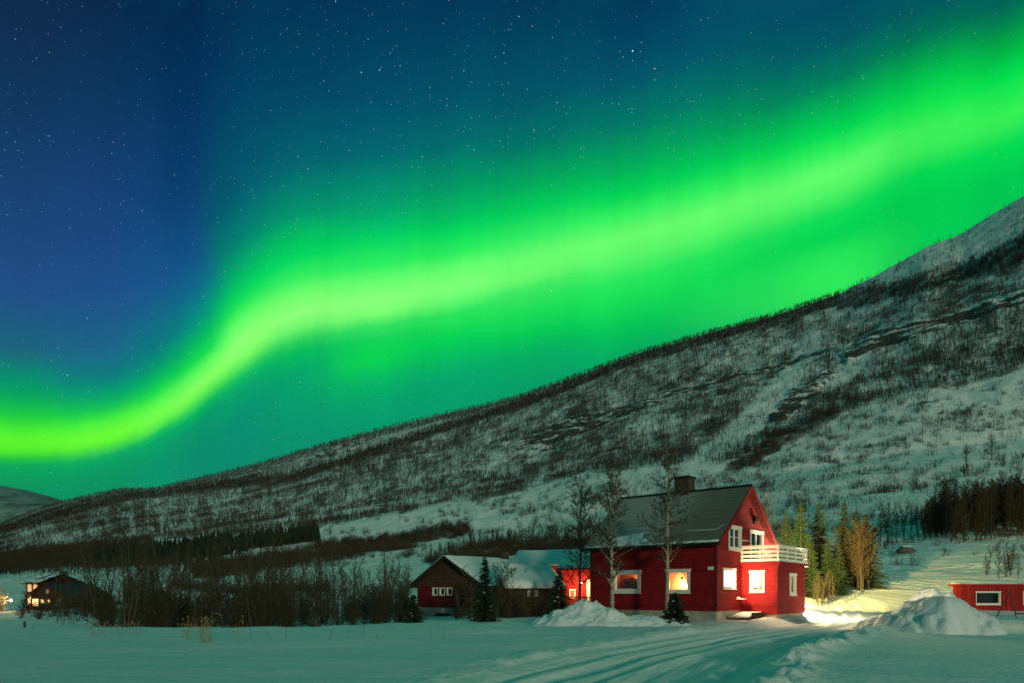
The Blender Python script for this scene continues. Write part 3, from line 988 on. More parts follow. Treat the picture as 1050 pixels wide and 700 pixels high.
streak = lowslope * (xx_ > 600) * np.clip(1.5 * fbm(xx_ / 55.0 + yy_ / 60.0, yy_ / 16.0 + xx_ / 60.0, 121, 4) + 0.5 * nz2 + 0.02 + 0.25 * (yy_ < edgeI + 45), 0.012, 1)
place_stuff('slope_scrub', streak, 9000, lambda D, px, y: rng.uniform(0.8, 2.4, len(D)) * np.clip(D / 320, 0.5, 1.5), pb, M['hill_tree'],
            'thin dark scrub scattered in streaks over the open snowy slope', 'scrub', yr=(195, 560))
low = np.maximum(blur(poly([(0, 562), (80, 558), (150, 553), (152, 585), (70, 590), (0, 592)]), 2),
      np.maximum(.38 * blur(poly([(150, 577), (200, 577), (270, 568), (340, 560), (425, 548), (440, 556), (345, 574), (280, 586), (205, 598), (150, 598)]), 2),
                 .6 * blur(poly([(430, 572), (480, 556), (540, 548), (640, 540), (640, 566), (540, 568), (490, 574), (440, 584)]), 2)))
place_stuff('valley_woods', low, 6500, lambda D, px, y: rng.uniform(2.6, 5.2, len(D)) * np.clip(D / 240, 0.55, 1.4), pb, M['twig'],
            'dark brown bare woods along the valley floor under the mountain', 'woods', yr=(195, 606))
place_stuff('spruce_forest', spruceI, 900, lambda D, px, y: rng.uniform(5, 9.5, len(D)) * np.clip(D / 420, 0.6, 1.2), psp, M['far_needle'],
            'dark far-off spruce forest at the foot of the mountain above the valley', 'forest', pxr=(90, 330), yr=(195, 600))

# ================================================================== TREES
def bare_tree(rg, H, r0, spread=0.28, nb=34, start=0.2, sub=6, subsub=2, lean=0.03, stems=1, twig_r=0.010, up=(0.6, 1.15)):
    """trunk with limbs, and a crown of fine twigs; base at the origin"""
    tm, cm = MB(), MB()
    for sidx in range(stems):
        a0 = rg.uniform(0, 6.28)
        sp = 0.0 if stems == 1 else rg.uniform(0.12, 0.3)
        Hs = H * (1 if sidx == 0 else rg.uniform(0.7, 1.0))
        n = 9
        pts, rad = [], []
        wx, wy = 0.0, 0.0
        for i in range(n):
            t = i / (n - 1)
            wx += rg.gauss(0, lean * H / n * 1.3)
            wy += rg.gauss(0, lean * H / n * 1.3)
            pts.append(Vector((wx + math.cos(a0) * sp * Hs * t, wy + math.sin(a0) * sp * Hs * t, -0.25 + (Hs + 0.25) * t)))
            rad.append(r0 * (1 - t) ** 0.8 + 0.008)
        tm.tube(pts, rad, 7)
        az0 = rg.uniform(0, 6.28)
        for b in range(nb):
            t = start + (0.98 - start) * ((b + rg.random()) / nb)
            k = t * (n - 1)
            i = min(n - 2, int(k))
            p = pts[i].lerp(pts[i + 1], k - i)
            az_ = az0 + b * 2.4 + rg.uniform(-0.5, 0.5)
            L = spread * H * (1.08 - 0.72 * t) * rg.uniform(0.55, 1.15)
            if t < start + 0.12: L *= 0.6
            el_ = rg.uniform(*up) * (0.75 + 0.4 * t)
            d = Vector((math.cos(az_) * math.cos(el_), math.sin(az_) * math.cos(el_), math.sin(el_)))
            q = [p]
            dd = d.copy()
            for j in range(4):
                dd = (dd + Vector((rg.gauss(0, .16), rg.gauss(0, .16), rg.gauss(0.06, .12)))).normalized()
                q.append(q[-1] + dd * (L / 4))
            rb = max(twig_r * 1.25, r0 * (1 - t) * 0.42)
            tm.tube(q, [rb, rb * .8, rb * .6, rb * .42, twig_r * .6], 4, False)
            for s2 in range(sub):
                u = 0.2 + 0.8 * (s2 + rg.random()) / sub
                kk = u * 4
                jj = min(3, int(kk))
                pp_ = q[jj].lerp(q[jj + 1], kk - jj)
                d2 = (dd * 0.7 + Vector((rg.gauss(0, .6), rg.gauss(0, .6), rg.gauss(0.15, .4)))).normalized()
                L2 = L * rg.uniform(0.22, 0.42) * (1.2 - 0.4 * u)
                m1 = pp_ + d2 * (L2 * 0.5)
                d3 = (d2 + Vector((rg.gauss(0, .2), rg.gauss(0, .2), rg.gauss(0.0, .2)))).normalized()
                e1 = m1 + d3 * (L2 * 0.5)
                cm.tube([pp_, m1, e1], [twig_r, twig_r * .8, twig_r * .45], 3, False)
                for s3 in range(subsub):
                    d4 = (d3 + Vector((rg.gauss(0, .7), rg.gauss(0, .7), rg.gauss(0, .5)))).normalized()
                    b4 = pp_.lerp(e1, rg.uniform(0.3, 0.9))
                    cm.tube([b4, b4 + d4 * (L2 * rg.uniform(.35, .6))], [twig_r * .7, twig_r * .4], 3, False)
    return tm, cm

def tree_thing(name, label, cat, tm, cm, tmat, cmat, group=None):
    t = thing(name, label, cat, (0, 0, 0), 0, group)
    tm.build('trunk', tmat, t, True)
    cm.build('crown', cmat, t, False)
    return t

def spruce(rg, H, Rb, name='spruce_tree', label='', group=None, dens=1.0, snowy=0.0):
    tm, cm, sm = MB(), MB(), MB()
    tm.tube([(0, 0, -0.2), (0, 0, H * .5), (0, 0, H * 0.98)], [0.03 * H ** .8, 0.018 * H ** .8, 0.006], 7)
    nl = int(max(16, H * 6.5) * dens)
    for i in range(nl):
        t = (i + rg.random() * .6) / nl
        h = H * (0.03 + 0.95 * t)
        L0 = Rb * (1 - t) ** 0.85 * rg.uniform(0.8, 1.15) + 0.05
        nbr = int(5 + 6 * (1 - t))
        for b in range(nbr):
            a = 6.283 * (b + rg.uniform(-.35, .35)) / nbr + i * 1.3
            L = L0 * rg.uniform(.65, 1.15)
            d = Vector((math.cos(a), math.sin(a), 0))
            sd = Vector((-math.sin(a), math.cos(a), 0))
            p0 = Vector((0, 0, h + rg.uniform(-.10, .10) * min(1.0, H / 3)))
            if snowy and t < .8 and rg.random() < snowy:
                u = rg.uniform(.45, .85)
                c_ = p0 + d * (L * u) + Vector((0, 0, L * (0.10 * u - 0.34 * u * u) + .03))
                q_ = rg.uniform(.05, .12)
                ring = [c_ + d * (q_ * 1.4 * math.cos(m)) + sd * (q_ * math.sin(m)) - Vector((0, 0, q_ * .3)) for m in (0, 1.05, 2.1, 3.14, 4.19, 5.24)]
                sm.add(ring + [c_ + Vector((0, 0, q_ * .5))], [(m, (m + 1) % 6, 6) for m in range(6)])
            nseg = max(4, int(L / 0.13))
            for s3 in range(nseg):
                u = (s3 + .5) / nseg
                p = p0 + d * (L * u) + Vector((0, 0, L * (0.10 * u - 0.34 * u * u + 0.10 * u ** 4)))
                tl = (0.09 + 0.24 * L * (1 - u) ** .7) * rg.uniform(.7, 1.2)
                for sg in (-1, 1):
                    e = p + (sd * sg * .8 + d * .75).normalized() * tl + Vector((0, 0, rg.uniform(-.5, .05) * tl))
                    w = d * (0.035 + 0.02 * rg.random()) + Vector((0, 0, 0.03))
                    cm.add([p - w, p + w, e + w * .3, e - w * .3], [(0, 1, 2, 3)])
                    e2 = p + d * tl * .5 - Vector((0, 0, tl * .75))
                    w2 = sd * 0.035
                    cm.add([p - w2, p + w2, e2], [(0, 1, 2)])
    for k in range(4):
        a = k * 1.57
        e = Vector((math.cos(a) * .03, math.sin(a) * .03, H * .93))
        cm.add([Vector((0, 0, H * 1.02)), e, Vector((-e.y, e.x, e.z))], [(0, 1, 2)])
    t = thing(name, label, 'spruce tree', (0, 0, 0), 0, group)
    tm.build('trunk', M['bark'], t, True)
    cr = cm.build('crown', M['needle'], t)
    if sm.v:
        tag(sm.build('snow', M['snow'], cr, True), kind='stuff')
    return t

def put(o, p, rz=0.0, sc=1.0, sink=0.08):
    o.location = (p[0], p[1], p[2] - sink)
    o.rotation_euler = (0, 0, rz)
    o.scale = (sc, sc, sc)
    return o

rg = random.Random(11)

# ---- three birches in front of the red house
HX, HY = 9.9, 33.0
tm, cm = bare_tree(rg, 7.9, 0.115, 0.30, 54, 0.26, 8, 4, 0.026, twig_r=0.0150, up=(.5, 1.1))
b = tree_thing('birch_tree', 'tall pale birch with a straight spotted trunk crossing the edge of the dim window', 'birch tree', tm, cm, M['birch'], M['twig'], 'birches before the red house')
put(b, at(629, 34.4), 0.6)
tm, cm = bare_tree(rg, 8.5, 0.105, 0.25, 50, 0.34, 8, 4, 0.036, twig_r=0.0145, up=(.5, 1.1))
b = tree_thing('birch_tree', 'slender pale birch beside the curtained window, nearest the corner of the house', 'birch tree', tm, cm, M['birch'], M['twig'], 'birches before the red house')
put(b, at(683, 33.0), 2.1)
tm, cm = bare_tree(rg, 7.2, 0.085, 0.36, 52, 0.26, 8, 4, 0.034, twig_r=0.0150, up=(.4, 1.05))
b = tree_thing('birch_tree', 'thin wide-branched birch standing in front of the lit red porch', 'birch tree', tm, cm, M['bark'], M['twig'], 'birches before the red house')
put(b, at(596, 37.5), 4.0)

# ---- small spruces on the field edge
for px, d, H, Rb, lab in ((497, 36.0, 3.55, 0.80, 'tallest front spruce, dark green, between the brown barn and the snowy lean-to roof'),
                          (424, 39.5, 1.75, 0.72, 'small squat spruce at the left foot of the brown barn'),
                          (573, 38.5, 2.75, 0.95, 'bushy spruce in front of the lit red porch, behind the big snow heap'),
                          (692, 31.2, 1.55, 0.80, 'low dark spruce growing under the curtained window of the red house')):
    put(spruce(rg, H, Rb, 'small_spruce', lab, 'spruces at the field edge', 1.25, .09), at(px, d), rg.uniform(0, 6))

# ---- thicket of bare trees on the left
protos = []
for k in range(7):
    tm, cm = bare_tree(rg, rg.uniform(4.6, 6.2), rg.uniform(.035, .055), rg.uniform(.26, .38), 20, 0.16, 6, 3, 0.06, stems=rg.choice((1, 2, 2, 3)), twig_r=0.0105)
    protos.append((tm.build('trunk', M['bark'], None, True), cm.build('crown', M['twig'])))
def tree_from(pr, name, label, cat, group):
    t = thing(name, label, cat, (0, 0, 0), 0, group)
    for src in pr:
        c = src.copy()
        COL.objects.link(c)
        c.parent = t
    return t
lab = 'leafless thin-stemmed tree in the dark thicket behind the snowfield, left of the brown barn'
for k in range(195):
    px = (rg.uniform(88, 424), rg.uniform(100, 330), rg.uniform(260, 420))[k % 3]
    if 100 < px < 118 and rg.random() < .6: px += 30
    d = rg.uniform(42, 66) if k % 3 else rg.uniform(64, 90)
    t = tree_from(protos[k % 7], 'thicket_tree', lab, 'bare tree', 'bare trees in the thicket')
    put(t, at(px, d), rg.uniform(0, 6.28), rg.uniform(.45, 1.08) * (1.35 if d > 64 else 1.1) * (0.8 if px > 330 else 1))
# a few taller pale stems sticking out
for px, d, sc in ((178, 62, 1.75), (182, 60, 1.5), (100, 70, 1.6), (256, 85, 1.9), (132, 66, 1.45)):
    t = tree_from(protos[(int(px)) % 7], 'tall_thicket_tree', 'taller pale-stemmed bare tree rising above the rest of the dark thicket', 'bare tree', 'taller trees over the thicket')
    put(t, at(px, d), rg.uniform(0, 6.28), sc)
# trees in front of the far lit house
for px, d, sc in ((52, 75, .95), (62, 70, .85), (70, 66, .95), (80, 64, .8), (45, 78, .8), (86, 72, .75), (58, 64, .62), (38, 72, .7), (48, 66, .5), (65, 60, .45), (76, 58, .5), (90, 60, .6), (96, 66, .75), (102, 62, .6), (72, 62, .4)):
    t = tree_from(protos[int(px) % 7], 'yard_tree', 'bare crooked tree partly hiding the lit windows of the far red house', 'bare tree', 'bare trees before the far house')
    put(t, at(px, d), rg.uniform(0, 6.28), sc)

# ---- tangled low bushes under the thicket and round the far house
tb_p = []
for k in range(4):
    tm, cm = bare_tree(rg, rg.uniform(2.2, 3.0), .026, .46, 14, 0.05, 7, 3, 0.09, stems=6, twig_r=0.0095, up=(.15, 1.0))
    tb_p.append((tm.build('trunk', M['twig'], None, True), cm.build('crown', M['twig'])))
for k in range(80):
    px = rg.uniform(100, 425)
    t = tree_from(tb_p[k % 4], 'thicket_bush', 'low tangled bare bush under the stems of the dark thicket left of the brown barn', 'bush', 'low bushes in the thicket')
    put(t, at(px, rg.uniform(41, 62)), rg.uniform(0, 6.28), rg.uniform(.6, 1.25))
for px, d, sc in ((22, 76, .9), (30, 82, 1.1), (40, 70, .8), (56, 78, 1.0), (68, 74, 1.1), (79, 80, 1.2), (88, 70, 1.0), (98, 74, 1.2), (107, 80, 1.4), (112, 68, 1.1), (48, 84, .9), (92, 84, 1.2)):
    t = tree_from(tb_p[int(px) % 4], 'yard_bush', 'low bare bush in the snow close around the far red house', 'bush', 'bushes round the far house')
    put(t, at(px, d), rg.uniform(0, 6.28), sc)

# ---- shrubs round the brown barn
sh_p = []
for k in range(4):
    tm, cm = bare_tree(rg, rg.uniform(2.4, 3.0), .026, .36, 14, 0.05, 6, 3, 0.06, stems=5, twig_r=0.0075)
    sh_p.append((tm.build('trunk', M['lit_twig'], None, True), cm.build('crown', M['lit_twig'])))
for px, d, sc in ((481, 43, 1.15), (488, 45, 1.3), (516, 42, 1.25), (508, 41, 1.05), (522, 40.5, .8), (530, 41, .7), (541, 40.5, .75), (550, 40, .7), (538, 39.5, .55), (560, 39.6, .55), (473, 44, .9), (468, 47, 1.0), (526, 43.5, 1.3)):
    t = tree_from(sh_p[int(px) % 4], 'garden_shrub', 'many-stemmed bare brown shrub between the brown barn and the lit porch', 'shrub', 'shrubs round the brown barn')
    put(t, at(px, d), rg.uniform(0, 6.28), sc)

# ---- birch grove on the slope at the right
gr_p = []
for k in range(5):
    tm, cm = bare_tree(rg, rg.uniform(6.5, 8.0), .07, .27, 32, 0.12, 7, 3, 0.035, stems=rg.choice((1, 2)), twig_r=0.021)
    gr_p.append((tm.build('trunk', M['twig'], None, True), cm.build('crown', M['dark_twig'])))
for k in range(170):
    px = rg.uniform(948, 1085)
    d = rg.uniform(100, 124) if px > 975 else rg.uniform(104, 118)
    t = tree_from(gr_p[k % 5], 'grove_tree', 'bare dark tree in the dense grove on the slope above the red shed', 'bare tree', 'grove on the slope')
    put(t, at(px, d), rg.uniform(0, 6.28), rg.uniform(.8, 1.1) * (.72 if px < 965 else 1))
for px, d, sc in ((884, 98, .5), (892, 100, .62), (903, 104, .8), (911, 108, .95), (920, 106, .9), (927, 110, .95), (934, 110, .75), (941, 112, .75), (898, 99, .5), (915, 100, .6)):
    t = tree_from(gr_p[int(px) % 5], 'slope_tree', 'small bare tree in the loose cluster between the lit spruces and the dense grove', 'bare tree', 'loose cluster on the slope')
    put(t, at(px, d), rg.uniform(0, 6.28), sc * .9)
for px, y, sc, lab in ((1017, 471, 1.25, 'wide-crowned lone tree on the open slope above the dense grove'),
                       (991, 479, 1.05, 'narrow lone tree on the open slope, lower and slimmer than its wide-crowned neighbour'),
                       (787, 505, 1.1, 'large bare tree rising behind the right side of the red gable'),):
    d = depth_at(px, y) if px > 900 else 72
    tm, cm = bare_tree(rg, 8.5, .16, .52 if px == 1017 else .34, 30, .2, 7, 3, .03, twig_r=.035 if px > 900 else .016, up=(.25, 1.1))
    put(tree_thing('lone_tree', lab, 'bare tree', tm, cm, M['bark'], M['twig']), at(px, d), 0, sc)
for px, d, sc in ((1012, 68, .40), (1024, 66, .52), (1031, 67, .42), (1036, 68, .5), (1044, 66, .36)):
    t = tree_from(gr_p[int(px) % 5], 'sapling', 'bare sapling clump on the snow slope just above the red shed', 'sapling', 'saplings above the red shed')
    put(t, at(px, d), rg.uniform(0, 6.28), sc * .9)

# ---- lamp-lit trees behind the house
lt_p = []
for k in range(4):
    tm, cm = bare_tree(rg, rg.uniform(4.6, 5.8), .05, .40, 24, 0.24, 6, 2, 0.04, stems=1, twig_r=0.010, up=(.4, 1.0))
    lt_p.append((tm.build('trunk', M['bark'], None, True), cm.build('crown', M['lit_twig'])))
sp_big = [spruce(rg, 7.4, 1.75, 'tall_spruce', '', 'lamp-lit spruces behind the house', .8), spruce(rg, 6.4, 1.75, 'tall_spruce', '', 'lamp-lit spruces behind the house', .8)]
spots = [(821, 57, .92, 'lamp-lit spruce behind the balcony, leftmost of the lit spruces by the lane'),
         (840, 64, 1.08, 'slim tall spruce rising above the lamp-lit bare trees behind the house'),
         (866, 66, .95, 'dark spruce half hidden among the lamp-lit bare trees'),
         (888, 62, .92, 'broad dark spruce at the right-hand end of the lamp-lit trees by the lane'),
         (806, 60, .85, 'spruce close behind the gable, partly hidden by the balcony'),
         (830, 56, .72, 'shorter spruce squeezed between the leftmost lit spruce and the slim tall one'),
         (878, 66, .85, 'second spruce from the right-hand end of the lamp-lit trees'),
         (848, 58, .66, 'young spruce standing at the foot of the slim tall spruce'),
         (860, 58, .55, 'short spruce at the front of the lamp-lit trees by the lane')]
for k, (px, d, sc, lab) in enumerate(spots):
    t = sp_big[k % 2] if k < 2 else copy_tree(sp_big[k % 2])
    t['label'] = lab
    put(t, at(px, d), rg.uniform(0, 6.28), sc * 1.17)
for k in range(34):
    px = rg.uniform(800, 894) if k % 2 else rg.uniform(846, 892)
    d = rg.uniform(60, 68) if k % 3 else rg.uniform(58, 62)
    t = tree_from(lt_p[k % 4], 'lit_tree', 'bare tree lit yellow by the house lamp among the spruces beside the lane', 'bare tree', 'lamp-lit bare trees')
    put(t, at(px, d), rg.uniform(0, 6.28), rg.uniform(.62, 1.08))
for px, d, sc in ((672, 52, .9), (684, 53, .85), (692, 50, .8), (664, 51, .7)):
    t = tree_from(gr_p[int(px) % 5], 'roof_tree', 'bare lamp-lit treetop showing over the roof ridge beside the chimney', 'bare tree', 'treetops over the roof ridge')
    put(t, at(px, d), rg.uniform(0, 6.28), sc * 1.1)
for k in range(8):
    px = rg.uniform(834, 862)
    t = tree_from(gr_p[k % 5], 'lane_shrub', 'thin bare shrub at the lane side below the lamp-lit trees', 'shrub', 'shrubs below the lamp-lit trees')
    put(t, at(px, rg.uniform(50, 55)), rg.uniform(0, 6.28), rg.uniform(.2, .36))
for src in protos + tb_p + sh_p + gr_p + lt_p:
    for o in src:
        bpy.data.objects.remove(o)

# ================================================================== SNOW HEAPS
def heap(name, label, px, d, wx, wy, h, seed, rough=.22, rot=0.0, pw=1.4, lobes=.5):
    n, k = 110, 60
    u = np.linspace(-1, 1, n)[None, :] * np.ones((k, 1))
    v = np.linspace(-1, 1, k)[:, None] * np.ones((1, n))
    rr_ = np.sqrt(u * u + v * v)
    edge = rr_ + .22 * fbm(u * 2.2 + seed, v * 2.2, seed, 3)
    body = np.clip(1 - edge ** pw, 0, 1)
    x, y = u * wx, v * wy
    z = h * body * (1 + lobes * fbm(u * 1.6, v * 1.6 + seed, seed + 1, 2)) + h * rough * np.clip(body * 3, 0, 1) * (fbm(x / .7, y / .7, seed + 2, 4) + .5 * np.abs(fbm(x / .32, y / .32, seed + 3, 3)))
    z = z - 0.25 * np.clip(edge - 0.75, 0, 1)
    z -= 0.06
    p = at(px, d)
    V = np.stack([x, y, z], -1).reshape(-1, 3)
    I = np.arange(n * k).reshape(k, n)
    q = np.stack([I[:-1, :-1], I[:-1, 1:], I[1:, 1:], I[1:, :-1]], -1).reshape(-1, 4)
    o = np_mesh(name, V, q, M['snow'], True)
    o.location = p
    o.rotation_euler = (0, 0, rot)
    return tag(o, label, 'snow heap')
heap('snow_heap', 'lumpy ploughed snow heap at the left front corner of the red house', 602, 31.5, 2.6, 1.8, .98, 3, .24)
heap('snow_heap', 'low long snow heap tailing off below the birches toward the red house', 648, 31.2, 2.9, 1.2, .55, 7, .25)
heap('snow_heap', 'large smooth rounded snow mound in front of the red shed', 959, 27.8, 2.35, 2.3, 1.62, 9, .085, 0, 2.0, lobes=.16)
heap('snow_heap', 'small snow mound on the lane edge left of the big rounded mound', 908, 29.4, 1.4, 1.3, .55, 13, .18)
heap('snow_heap', 'rough grey snow mound rising behind the big rounded mound', 953, 42, 2.0, 2.0, 1.7, 17, .10, 0, 1.8, lobes=.2)

# ================================================================== MAIN HOUSE
D_ = Vector((.767, -.641, 0))
N_ = Vector((.641, .767, 0))
RZ = math.atan2(-.641, .767)
HZ0 = 0.28
house = thing('red_house', 'large dark red wooden house with balcony, lit windows and a dark ribbed roof', 'house', (HX, HY, HZ0), RZ)
X, Y, Z = Vector((1, 0, 0)), Vector((0, 1, 0)), Vector((0, 0, 1))
Lh, Wh = 7.25, 7.5
zb, ze, za = .44, 3.87, 6.72
O0 = Vector((0, 0, 0))

def window(parent, O, U, N, u0, u1, z0, z1, kind, mull=0, bar=False, cas=.11, depth=.9, name='window', sill=True):
    """casing + sash as one part; pane, sill, room and curtains below it"""
    O, U, N = Vector(O), Vector(U), Vector(N)
    fm = MB()
    B = lambda a, b, c, d, e, f: fm.fbox(O, U, Z, N, a, b, c, d, e, f)
    B(u0 - .01, u0 + cas, z0, z1, -.05, .035)
    B(u1 - cas, u1 + .01, z0, z1, -.05, .035)
    B(u0 - .05, u1 + .05, z1 - cas, z1 + .02, -.052, .05)
    B(u0 - .01, u1 + .01, z0 - .02, z0 + cas * .9, -.054, .038)
    a, b, c, d = u0 + cas, u1 - cas, z0 + cas * .9, z1 - cas
    for (p, q) in ((a, a + .05), (b - .05, b)):
        B(p, q, c, d, -.09, -.03)
    B(a + .05, b - .05, c, c + .05, -.088, -.032)
    B(a + .05, b - .05, d - .05, d, -.088, -.032)
    for m_i in range(mull):
        u = a + (b - a) * (m_i + 1) / (mull + 1)
        B(u - .05, u + .05, c + .05, d - .05, -.086, -.02)
    if bar:
        zz = c + (d - c) * .55
        B(a + .05, b - .05, zz - .015, zz + .015, -.075, -.045)
    w = fm.build(name, M['white'], parent)
    MB().fbox(O, U, Z, N, a + .01, b - .01, c + .01, d - .01, -.066, -.058).build('pane', M['glass'], w)
    if sill:
        MB().fbox(O, U, Z, N, u0 - .04, u1 + .04, z0 - .06, z0 - .021, -.05, .085).build('sill', M['white'], w)
    if kind == 'blind':
        MB().fbox(O, U, Z, N, a - .03, b + .03, c - .03, d + .03, -.115, -.10).build('blind', M['blind_hot'], w)
        return w
    if kind == 'curtain':
        cm_ = MB()
        k0, nn_ = len(cm_.v), 40
        vs = []
        for i in range(nn_ + 1):
            u = a - .03 + (b - a + .06) * i / nn_
            off = -.20 + .018 * math.sin(i * 1.9)
            vs += [O + U * u + N * off + Z * (c - .03), O + U * u + N * off + Z * (d + .03)]
        cm_.add(vs, [(2 * i, 2 * i + 2, 2 * i + 3, 2 * i + 1) for i in range(nn_)])
        cm_.build('curtain', M['blind_mid'], w)
        return w
    # a shallow room behind the glass
    rm = MB()
    ins = .17
    x0, x1, y0, y1 = a - .25, b + .25, c - .25, d + .25
    for q in ([(x0, y0, -depth), (x1, y0, -depth), (x1, y1, -depth), (x0, y1, -depth)],
              [(x0, y0, -ins), (x0, y0, -depth), (x0, y1, -depth), (x0, y1, -ins)],
              [(x1, y0, -depth), (x1, y0, -ins), (x1, y1, -ins), (x1, y1, -depth)],
              [(x0, y0, -ins), (x1, y0, -ins), (x1, y0, -depth), (x0, y0, -depth)],
              [(x0, y1, -depth), (x1, y1, -depth), (x1, y1, -ins), (x0, y1, -ins)]):
        rm.add([O + U * p[0] + Z * p[1] + N * p[2] for p in q], [(0, 1, 2, 3)])
    rm.build('room', M[{'warm': 'room_warm', 'dim': 'room_red', 'dark': 'room_dark'}[kind]], w)
    return w

def lamp(name, loc, energy, color, parent=None, size=.06, kind='POINT'):
    l = bpy.data.lights.new(name, kind)
    l.energy = energy
    l.color = color
    l.shadow_soft_size = size
    o = bpy.data.objects.new(name, l)
    COL.objects.link(o)
    o.location = loc
    if parent: o.parent = parent
    return o

# foundation
fm = MB()
fm.box(-Lh + .05, -.05, .05, Wh - .05, -1.2, zb)
fm.build('foundation', M['concrete'], house)
fm = MB()
fm.box(-.049, 1.78, 3.14, Wh - .06, -1.2, .26)
fm.build('foundation', M['concrete'], house)
# walls
hl = {'W1': (-5.84, -4.14, 1.32, 2.48), 'W2': (-2.68, -1.39, 1.32, 2.48)}
wm = MB()
wm.wall((0, 0, 0), X, -Y, [(-Lh, zb - .03), (0, zb - .03), (0, ze), (-Lh, ze)], list(hl.values()), .15)
gh = {'G1': (.72, 2.30, 1.52, 2.52), 'G2': (1.42, 3.05, 3.48, 4.70), 'G3': (4.30, 6.20, 2.86, 4.66)}
slope = (za - ze) / (Wh / 2)
wm.wall((.003, 0, 0), Y, X, [(0.002, zb - .032), (Wh - .002, zb - .032), (Wh - .002, ze), (Wh / 2, za), (0.002, ze)], list(gh.values()), .15)
wm.wall((-Lh, Wh, 0), X, Y, [(0, zb - .03), (Lh, zb - .03), (Lh, ze), (0, ze)], [], .15)
wm.wall((-Lh - .003, 0, 0), Y, -X, [(0.002, zb - .032), (Wh - .002, zb - .032), (Wh - .002, ze), (Wh / 2, za), (0.002, ze)], [], .15)
# side wing under the balcony
EX, EY0 = 1.84, 3.08
wm.wall((0, EY0, 0), X, -Y, [(.01, .22), (EX, .22), (EX, 2.74), (.01, 2.74)], [(.46, 1.19, 1.36, 2.42)], .12)
wm.wall((EX + .003, EY0, 0), Y, X, [(.002, .22), (Wh - EY0 - .002, .22), (Wh - EY0 - .002, 2.74), (.002, 2.74)], [(1.85, 2.85, 1.20, 2.32)], .12)
wm.wall((0, Wh, 0), X, Y, [(.01, .22), (EX, .22), (EX, 2.74), (.01, 2.74)], [], .12)
wm.build('wall', M['red'], house)
# corner boards
for bx_ in ((-.09, .022, -.022, .09, zb - .02, ze - .02), (EX - .09, EX + .025, EY0 - .022, EY0 + .09, .22, 2.74), (-Lh - .02, -Lh + .09, -.022, .09, zb - .02, ze - .02)):
    MB().box(*bx_).build('corner_board', M['red_dark'], house)

w1 = window(house, O0, X, -Y, *hl['W1'], 'dim', 0, False, .17)
tag(w1, 'white window with a dim orange room and shelves inside')
w2 = window(house, O0, X, -Y, *hl['W2'], 'warm', 0, False, .11)
tag(w2, 'white window with tied curtains and a bright room')
wg1 = window(house, (.003, 0, 0), Y, X, *gh['G1'], 'blind', 0, False, .07)
tag(wg1, 'white window glowing over-bright')
wg2 = window(house, (.003, 0, 0), Y, X, *gh['G2'], 'dark', 1, True, .12)
wg3 = window(house, (.003, 0, 0), Y, X, *gh['G3'], 'dark', 1, False, .12, name='balcony_door', sill=False)
we1 = window(house, (0, EY0, 0), X, -Y, .46, 1.19, 1.36, 2.42, 'warm', 0, False, .07)
cu = MB()
vs = []
for i in range(25):
    u = .80 + .34 * i / 24
    vs += [(u, EY0 + .19 + .014 * math.sin(i * 1.7), 1.62 + .02 * math.sin(i)), (u, EY0 + .19 + .014 * math.sin(i * 1.7), 2.20)]
cu.add(vs, [(2 * i, 2 * i + 2, 2 * i + 3, 2 * i + 1) for i in range(24)])
cu.build('curtain', M['blind_mid'], we1)
cu = MB()
cu.box(.50, 1.15, EY0 + .17, EY0 + .185, 2.24, 2.40)
cu.build('blind', M['curtain'], we1)
cu = MB()
cu.tube([(.64, EY0 + .21, 1.40), (.64, EY0 + .21, 1.56)], [.05, .07], 10)
for k_ in range(7):
    cu.tube([(.64, EY0 + .21, 1.55), (.64 + .05 * math.sin(k_ * 2.1), EY0 + .21 + .03 * math.cos(k_), 1.66), (.64 + .13 * math.sin(k_ * 2.1), EY0 + .21 + .05 * math.cos(k_), 1.72)], [.012, .018, .004], 4)
cu.build('plant_pot', M['dark_wood'], we1)
lamp('room_lamp', (.85, EY0 + .62, 2.2), 60, (1.0, .72, .38), house, .06)
we2 = window(house, (EX + .003, EY0, 0), Y, X, 1.85, 2.85, 1.20, 2.32, 'curtain', 0, False, .10)
wl = lamp('window_fill', (.09, 1.75, 2.02), 240, (1.0, .58, .28), house, .05, 'AREA')  # area lamp added outside the glass, turned to brighten the wing wall
wl.data.shape = 'RECTANGLE'
wl.data.size = .8
wl.data.size_y = .9
wl.rotation_euler = Vector((-.80, -.60, .06)).to_track_quat('Z', 'Y').to_euler()
# furniture seen in the dim room
sh = MB()
for u, z0_, hh_ in ((-5.45, 1.5, .5), (-5.1, 1.5, .62), (-4.75, 1.5, .45)):
    sh.box(u, u + .26, .55, .75, z0_, z0_ + hh_)
sh.box(-5.7, -4.3, .5, .8, 1.44, 1.5)
sh.box(-5.55, -4.5, .55, .78, 2.0, 2.04)
sh.build('shelf', M['dark_wood'], w1)
lamp('room_lamp', (-4.45, .6, 2.3), 75, (1.0, .50, .20), house, .05)
